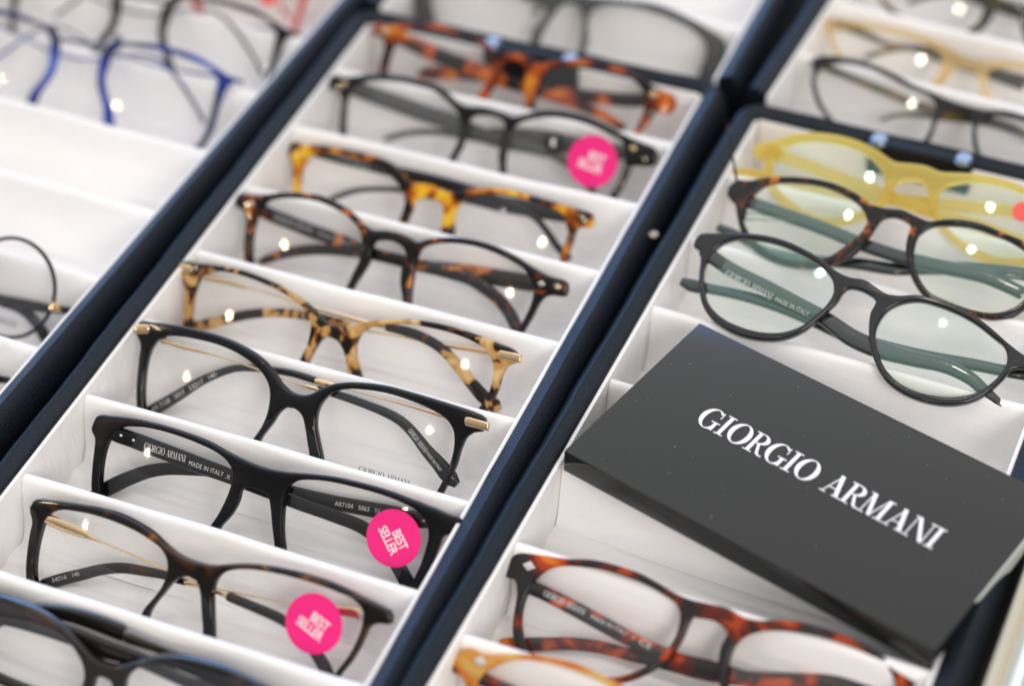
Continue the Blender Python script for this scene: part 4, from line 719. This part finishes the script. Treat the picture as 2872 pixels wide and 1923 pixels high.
def tray(label, x0, x1, y0, y1, divs, front=True, piv=(0, 0), rot=0, clasp=None):
    t = thing('display_tray', label, 'display tray', (piv[0], piv[1], 0), (0, 0, R(rot)), 'black cloth display trays lined in white satin')
    X0, X1, Y0, Y1 = x0-piv[0], x1-piv[0], y0-piv[1], y1-piv[1]
    rim(X0-1.6, X1+1.6, Y0-1.6 if front else Y0, Y1+1.6, front, t)
    slab('base_board', X0-10, Y0-8 if front else Y0, FZ-6, X1+10, Y1+8, FZ-2.2, M_SHELL, t, 0)
    # quilted satin floor
    vs = []; fs = []; nx, ny = 30, int((Y1-Y0)/1.1); dl = [d-piv[1] for d in divs]
    for j in range(ny+1):
        y = Y0 + (Y1-Y0)*j/ny
        for i in range(nx+1):
            x = X0 + (X1-X0)*i/nx
            b = min([abs(y-d) for d in dl]+[30]); z = FZ - 1.4 + 1.1*math.exp(-((b-17)/8)**2) + .55*math.sin(x*.035+y*.42) + .38*math.sin(y*.95+x*.05+1.3*math.sin(x*.03)) + .12*math.sin(y*1.7-x*.04)
            vs.append((x*U, y*U, z*U))
    for j in range(ny):
        for i in range(nx): a = j*(nx+1)+i; fs.append((a, a+1, a+nx+2, a+nx+1))
    mesh('satin_floor', vs, fs, M_SATIN, t, 60)
    for xa, xb in ((X0-1.55, X0+.1), (X1-.1, X1+1.55)): slab('side_lining', xa, Y0, FZ-2, xb, Y1, 1.4, M_SATIN, t, .5)
    slab('end_lining', X0+.15, Y1-.1, FZ-2, X1-.15, Y1+1.5, 1.2, M_SATIN, t, .6)
    if front: slab('end_lining', X0+.15, Y0-1.5, FZ-2, X1-.15, Y0+.1, 1.2, M_SATIN, t, .6)
    for i, d in enumerate(dl): divider(X0+.3, X1-.3, d, t, i+int(x0))
    if clasp:
        ca, cb = clasp; cl = slab('clasp', ca-piv[0], Y1-3.0, -10, cb-piv[0], Y1+2.6, 5.6, mat('black_leather', (.004, .004, .005), .5, spec=.2), t, 1.2)
        for cx in (ca+4-piv[0], cb-4-piv[0]):
            bm = bmesh.new(); bmesh.ops.create_cone(bm, cap_ends=True, segments=20, radius1=4.0*U, radius2=3.1*U, depth=1.8*U, matrix=Matrix.Translation((cx*U, (Y1+.2)*U, 6.3*U)))
            me = bpy.data.meshes.new('rivet'); bm.to_mesh(me); bm.free(); new('rivet', me, mat('steel_rivet', (.34, .44, .62), .28, 1), cl, 40)
    return t
P = 43.78
tray('central black tray of tortoise and black glasses, four pink stickers among them', 0, 158, -400, 33.5, [-P*k for k in range(0, 9)], clasp=(57, 102))
tray('left tray with empty white slots between blue glasses and round wire glasses', -185, -27, -390, 62, [-P*k+.34*P for k in range(0, 9)], piv=(-27, -100), rot=-1.6)
tray('right tray holding yellow glasses and the dark oblong box lying across it', 184, 333, -400, 25, [-99.3+P*k for k in (2, 1, 0, -1, -2, -3, -4, -5, -6)], piv=(184, -100), rot=-1.5, clasp=(233, 277))
tray('tray behind the central one, with smoky grey glasses in its front slot', 0, 160, 47, 260, [90+P*k for k in range(4)], front=False)
tray('upper right tray with half rim and pale gold glasses', 187, 336, 42, 260, [80+P*k for k in range(4)], front=False, piv=(187, 42), rot=-4)
# snap rivet on the side of the central tray
ct = bpy.data.objects['display_tray']
bm = bmesh.new(); bmesh.ops.create_uvsphere(bm, u_segments=16, v_segments=8, radius=2.3*U, matrix=Matrix.Translation((170.4*U, -60*U, 1.0*U)) @ Matrix.Diagonal((1, 1, .5, 1)))
me = bpy.data.meshes.new('snap_rivet'); bm.to_mesh(me); bm.free(); new('snap_rivet', me, mat('dull_rivet', (.40, .34, .28), .42, 1), ct)
# metal ledge to the right
led = thing('metal_ledge', 'striped beige, grey and white metal ledge along the right edge of the trays', 'ledge', (346, -250, -30), (0, 0, R(-1.5)))
LM = [('beige_strip', 0, 4.2, 31, (.50, .47, .38), .3), ('gold_line', 4.3, 4.9, 32, (.80, .62, .38), .2), ('grey_strip', 5, 8, 31, (.50, .53, .51), .25), ('white_strip', 8.1, 11.2, 34, (.82, .90, .86), .3), ('grey_strip', 11.3, 12, 32, (.32, .34, .33), .3), ('pale_strip', 12.1, 60, 31.5, (.66, .66, .62), .4)]
for nme, a, b, h, c, r in LM: slab(nme, a, -160, 0, b, 330, h, mat(nme+'_metal', c, r, .15), led, .3)
# ------------------------------------------------------------------ glasses
M_DSILVER = mat('dark_silver_metal', (.20, .195, .20), .35, 1)
M_CORAL = mat('coral_sticker_paper', (.85, .10, .08), .5)
def coral_dot(p, r, z, par):
    n = 40; return plate('sticker', [[(p[0]+r*math.cos(6.2832*i/n), p[1]+r*math.sin(6.2832*i/n)) for i in range(n)]], .35, .1, M_CORAL, par, 0, z, step=0)
def glasses(key, label, front, temple, wire=None, lensm=None, plate_m=None, origin=None, thick=4.0, bev=1.0, tlabel=None, txt=None, group='eyeglasses displayed in the trays', rivm=None, yaw=None):
    g = G[key]; o_ = origin or g['o']
    t = thing('eyeglasses', label, 'eyeglasses', o_, (0, 0, 0), group)
    a = R(g['a']); yw = R(g['y'] if yaw is None else yaw)
    Uv = Vector((math.cos(yw), math.sin(yw), 0)); Nv = Vector((math.sin(yw)*math.cos(a), -math.cos(yw)*math.cos(a), math.sin(a))); Vv = Nv.cross(Uv)
    t.matrix_world = Matrix(((Uv.x, Vv.x, Nv.x, o_[0]*U), (Uv.y, Vv.y, Nv.y, o_[1]*U), (Uv.z, Vv.z, Nv.z, o_[2]*U), (0, 0, 0, 1)))
    fr = plate('front_frame', [g['outer']]+([g['outer2']] if 'outer2' in g else [])+g['lens'], thick, bev, A[front], t, g['k'])
    if 'outer2' in g: strip('bridge', [(-14, 11.6, 2.2), (-6, 12, 2.2), (0, 12.1, 2.2), (6, 12, 2.2), (14, 11.6, 2.2)], .6, 2.0, M_DSILVER, t)
    lm = lensm or M_LENS; ls = [lens(l, g['k'], lm, t) for l in g['lens']]
    tem = {}
    for i, kx in enumerate(('t1', 't2')):
        T = g.get(kx)
        if not T: continue
        d = g['d'][i]
        if T[0] is None: tm = strip('temple', T[1], d, 3.0, A[temple], t)
        elif len(T) == 1: tm = strip('temple', T[0], d, 1.4, wire or M_GOLD, t)
        else:
            tm = strip('temple', T[1], d, 3.0, A[temple], t); strip('metal_arm', T[0], d-.6, 1.7, wire or M_GOLD, tm)
        tem[kx] = tm
        h = (T[0] or T[1])[0]; s = 1 if h[0] > 0 else -1; hv = h[1]
        hx = max(min(h[0], max(p[0] for p in g['outer'])-4), min(p[0] for p in g['outer'])+4)
        cur = -g['k']*hx*hx
        hg = slab('hinge', hx-1.3, hv-1.6, -d-.2, hx+1.3, hv+1.6, cur-thick+.6, M_SILVER if not wire else wire, t, .3)
    for w, f, s_, p, q, h in g.get('texts', []):
        par = {'t1': tem.get('t1'), 't2': tem.get('t2'), 'lens': ls[1], 'front': fr}[w]
        d = g['d'][0 if w == 't1' else 1] if w in tem else 0
        z = -d+1.52
        if w == 'lens': z = 1.0
        # text anchors were measured along the middle of each line
        ln = math.dist(p, q); nx, ny = -(q[1]-p[1])/ln, (q[0]-p[0])/ln
        pa, qa = (p[0]-nx*h*.5, p[1]-ny*h*.5), (q[0]-nx*h*.5, q[1]-ny*h*.5)
        mm = txt or M_GREYTXT
        if w == 'lens': mm = M_DARKTXT; z = -2.6
        if f == 'GA': logo(s_, pa, qa, h, z, .04, mm, par)
        else: words(s_, pa, qa, h*.9, z, mm, par)
    for w, p, r in g.get('rivets', []):
        par = tem.get(w, fr); z = (-g['d'][0 if w == 't1' else 1]+1.5) if w in tem else -g['k']*p[0]**2
        if w == 'front':
            ps = [(p[0]+r*1.1, p[1]), (p[0], p[1]+r*.8), (p[0]-r*1.1, p[1]), (p[0], p[1]-r*.8)]
            plate('diamond_rivet', [ps], .9, .25, rivm or M_SILVER, par, 0, z+.5, step=0)
        else:
            bm = bmesh.new(); bmesh.ops.create_uvsphere(bm, u_segments=14, v_segments=8, radius=r*U, matrix=Matrix.Translation((p[0]*U, p[1]*U, z*U)) @ Matrix.Diagonal((1, 1, .45, 1)))
            me = bpy.data.meshes.new('rivet'); bm.to_mesh(me); bm.free(); new('rivet', me, M_SILVER, par)
    for pl in g.get('plates', []):
        cx = sum(p[0] for p in pl)/len(pl)
        plate('corner_plate', [pl], 2.0, .6, plate_m or M_GOLD, fr, 0, -g['k']*cx*cx+.75, step=0)
    for p, r, ang in g.get('sticker', []):
        z = 0.9 - g['k']*p[0]**2
        n = 48; st = plate('sticker', [[(p[0]+r*math.cos(6.2832*i/n), p[1]+r*math.sin(6.2832*i/n)) for i in range(n)]], .35, .1, M_PINK, ls[1], 0, z, step=0)
        ca, sa = math.cos(R(-ang)), math.sin(R(-ang))
        def rp(x, y): return (p[0]+x*ca-y*sa, p[1]+x*sa+y*ca)
        tl = words('BEST', rp(-.20*r, .04*r), rp(.50*r, .04*r), r*.33, z+.02, M_PRINT, ls[1], 'sticker_lettering', .01, space=.9)
        words('SELLER', rp(-.52*r, -.36*r), rp(.50*r, -.36*r), r*.33, z+.02, M_PRINT, ls[1], 'sticker_lettering', .01, space=.9)
    for p, r in g.get('coral', []):
        coral_dot(p, r, 0.9 - g['k']*p[0]**2, ls[1])
    for p, r in g.get('badge', []):
        z = 0.5 - g['k']*p[0]**2; n = 40
        plate('black_badge', [[(p[0]+r*math.cos(6.2832*i/n), p[1]+r*math.sin(6.2832*i/n)) for i in range(n)]], .35, .1, M_BADGE, ls[1], 0, z, step=0)
        words('K', (p[0]-.28*r, p[1]-.35*r), (p[0]+.3*r, p[1]-.35*r), r*.8, z+.02, M_PRINT, ls[1], 'badge_lettering', .03)
    return t
WT = mat('worn_white_print', (.55, .56, .55), .5)
glasses('g1', 'red and dark tortoise glasses in the rearmost slot of the central tray', 'red_havana', 'red_havana', rivm=M_GOLD)
glasses('g2', 'thick black glasses with a round black badge and pink sticker on one lens', 'gloss_black', 'grey', rivm=M_GOLD)
glasses('g3', 'amber yellow and brown tortoise glasses with black temples', 'amber_havana', 'gloss_black', rivm=M_GOLD)
glasses('g4', 'dark brown tortoise rounded glasses with keyhole bridge and diamond rivets', 'brown_havana', 'brown_havana', rivm=M_SILVER)
glasses('g5', 'cream and brown mottled tortoise glasses with gold metal temples', 'light_havana', 'light_havana')
glasses('g6', 'glossy black glasses with gold corner plates and thin gold temples', 'gloss_black', 'grey_black', txt=WT)
glasses('g7', 'matte black rectangular glasses with pink sticker on one lens, thick lettered temples', 'matte_black', 'matte_black', txt=WT, bev=.8)
glasses('g8', 'dark brown tortoise glasses with gold temples and pink sticker', 'dark_havana', 'dark_havana', txt=WT)
glasses('g9', 'dark glasses cut off at the lower left corner, blue sheen on the brow', 'deep_brown', 'deep_brown', wire=mat('gunmetal', (.22, .20, .18), .3, 1))
glasses('ry', 'translucent honey yellow glasses at the back of the right tray', 'yellow', 'yellow', lensm=M_LENSG, thick=4.5)
glasses('rt', 'oval dark tortoise glasses lying between the yellow pair and the black pair', 'brown_havana', 'green_black', lensm=M_LENSG)
glasses('rb', 'oval glossy black glasses lying just above the dark oblong box', 'grey_black', 'green_black', lensm=M_LENSG, txt=WT)
glasses('rr', 'red and grey tortoise glasses with diamond rivets below the dark oblong box', 'red_havana2', 'red_havana2', rivm=M_SILVER, txt=WT, thick=4.6)
glasses('ra', 'honey amber tortoise glasses cut off by the bottom edge, below the red pair', 'honey_havana', 'red_havana2', rivm=M_SILVER, thick=4.6)
glasses('lb', 'bright blue glasses with thin silver bridge in the left tray', 'blue', 'blue', wire=M_DSILVER, thick=3.2, bev=.8)
glasses('lb', 'black glasses with thin silver bridge behind the blue pair in the left tray', 'gloss_black', 'gloss_black', wire=M_DSILVER, origin=(-105, 3, -2), thick=3.2, bev=.8)
redg = glasses('lb', 'red glasses at the top edge of the left tray, mostly out of frame', 'red', 'red', wire=M_DSILVER, origin=(-113, 46, -3), thick=3.2, bev=.8)
coral_dot((53.8, -1.6), 4.2, -.6, [c for c in redg.children if c.name.startswith('lens')][1])
glasses('bg', 'smoky grey glasses behind the clasp of the central tray', 'grey', 'grey')
glasses('b2', 'black half rim glasses with solid black bridge in the upper right tray', 'gloss_black', 'olive', bev=.7, thick=3)
glasses('b1', 'pale gold glasses with olive temples behind the black half rim pair', 'gold_clear', 'olive')
glasses('b1', 'dark brown glasses at the top right corner of the photo', 'olive', 'dark_havana', origin=(G['b1']['o'][0]+8, G['b1']['o'][1]+44, 6))
# round wire glasses
def round_pair(label, ox, oy, oz, col, tcol, lettering=False, cu=-63.3, cv=-5.4, r=20.8):
    t = thing('eyeglasses', label, 'eyeglasses', (0, 0, 0), (0, 0, 0), 'eyeglasses displayed in the trays'); a = R(40)
    Uv = Vector((1, 0, 0)); Nv = Vector((0, -math.cos(a), math.sin(a))); Vv = Nv.cross(Uv); o_ = (ox+cu, oy, oz)
    t.matrix_world = Matrix(((Uv.x, Vv.x, Nv.x, o_[0]*U), (Uv.y, Vv.y, Nv.y, o_[1]*U), (Uv.z, Vv.z, Nv.z, o_[2]*U), (0, 0, 0, 1)))
    n = 56; c2 = -(2*r+17)
    def circ(cx, rr): return [(cx+rr*math.cos(6.2832*i/n), cv+rr*math.sin(6.2832*i/n)) for i in range(n)]
    fr = plate('front_frame', [circ(0, r), circ(0, r-1.5), circ(c2, r), circ(c2, r-1.5)], 1.8, .6, A[col], t, 0, 0, step=0)
    l1 = lens(circ(0, r-1.4), 0, M_LENS, t); lens(circ(c2, r-1.4), 0, M_LENS, t)
    strip('bridge', [(-r+.3, cv+4, 1.6), (-r-5, cv+8, 1.6), (-r-12, cv+8, 1.6), (-r-16.8, cv+4, 1.6)], .8, 1.6, M_SILVER, t)
    slab('end_piece', r-1.5, cv-4.5, -2.4, r+2.6, cv-1.0, .4, M_GOLD, t, .4)
    tA = strip('temple', [(r+7, cv-3.2, 2.6), (r-2, cv-4.6, 3.4), (0, cv-6.5, 4.6), (-20, cv-7.5, 4.6), (-60, cv-3, 4), (-80, cv-12, 4)], 8, 2.4, A[tcol], t)
    tB = strip('temple', [(c2-r-6, cv+2, 3), (-50, cv-4, 3.6), (-8, cv-8.2, 4.0), (1, cv-8.8, 4.2), (8, cv-12, 4.4), (16, cv-19.5, 4.6), (19, cv-24, 4.2)], 10.5, 2.6, A[tcol], t)
    if lettering: logo('GIORGIO ARMANI', (-16, cv-15.5), (5, cv-15.5), 2.6, -2.3, .04, M_DARKTXT, l1)
    return t
round_pair('round thin black wire glasses at the left edge, gold end piece showing', 0, -170, 0, 'gloss_black', 'grey_black', True)
round_pair('round wine red glasses at the left edge, one slot below the black wire pair', -4.5, -213.8, 0, 'wine', 'gloss_black')
# ------------------------------------------------------------------ dark oblong box
BA = R(-14.797); bx = thing('oblong_box', 'dark grey glossy oblong box with raised white maker name, lying across the right tray', 'box')
e1 = Vector((math.cos(BA), math.sin(BA), -.0265)).normalized(); e2 = Vector((-math.sin(BA), math.cos(BA), -0.05)); e2 = (e2-e1*e2.dot(e1)).normalized(); e3 = e1.cross(e2)
OX = (185.07, -195.14, 13.38)
bx.matrix_world = Matrix(((e1.x, e2.x, e3.x, OX[0]*U), (e1.y, e2.y, e3.y, OX[1]*U), (e1.z, e2.z, e3.z, OX[2]*U), (0, 0, 0, 1)))
M_BOX = mat('dark_grey_gloss_board', (.016, .017, .016), .10, coat=0, spec=.44)
b_ = M_BOX.node_tree.nodes['Principled BSDF']
dn = noise(M_BOX, coords(M_BOX), 60, 4, .6); dc = ramp(M_BOX, dn, [(.3, (.09, .09, .09)), (.75, (.15, .15, .15))]); L(M_BOX, dc, b_.inputs['Roughness'])
BW, BH, BT_ = 149.2, 87.0, 10.0
bdy = slab('box_body', 0, 0, -BT_, BW, BH, 0, M_BOX, bx, .5)
logo('GIORGIO ARMANI', (28.2, 40.5), (126.9, 38.6), 10.7, .0, .35, M_WHITE, bx)
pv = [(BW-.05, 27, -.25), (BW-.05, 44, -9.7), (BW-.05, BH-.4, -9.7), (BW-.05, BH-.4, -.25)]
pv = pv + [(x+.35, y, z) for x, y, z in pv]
mesh('painted_side_reflection', [(x*U, y*U, z*U) for x, y, z in pv], [(0, 1, 2, 3), (4, 7, 6, 5), (0, 4, 5, 1), (1, 5, 6, 2), (2, 6, 7, 3), (3, 7, 4, 0)], mat('pale_reflection_paint', (.66, .70, .66), .35), bx, 0)  # reflection on the glossy side face, painted in as a pale wedge
rb_ = random.Random(3)
vs = []; fs = []
for i in range(60):
    x, y = rb_.uniform(4, BW-4), rb_.uniform(4, BH-4); s = rb_.uniform(.05, .16); a = rb_.uniform(0, 3.1); l = s*rb_.choice((1, 1, 1, 3, 4)); o = len(vs)
    for dx, dy in ((-l, -s*.5), (l, -s*.4), (l*.8, s*.5), (-l*.7, s*.4)): vs.append(((x+dx*math.cos(a)-dy*math.sin(a))*U, (y+dx*math.sin(a)+dy*math.cos(a))*U, (.03+.001*(i % 7))*U))
    fs.append((o, o+1, o+2, o+3))
du = mesh('dust', vs, fs, mat('pale_dust', (.4, .41, .42), .9), bx, 0); du['kind'] = 'stuff'
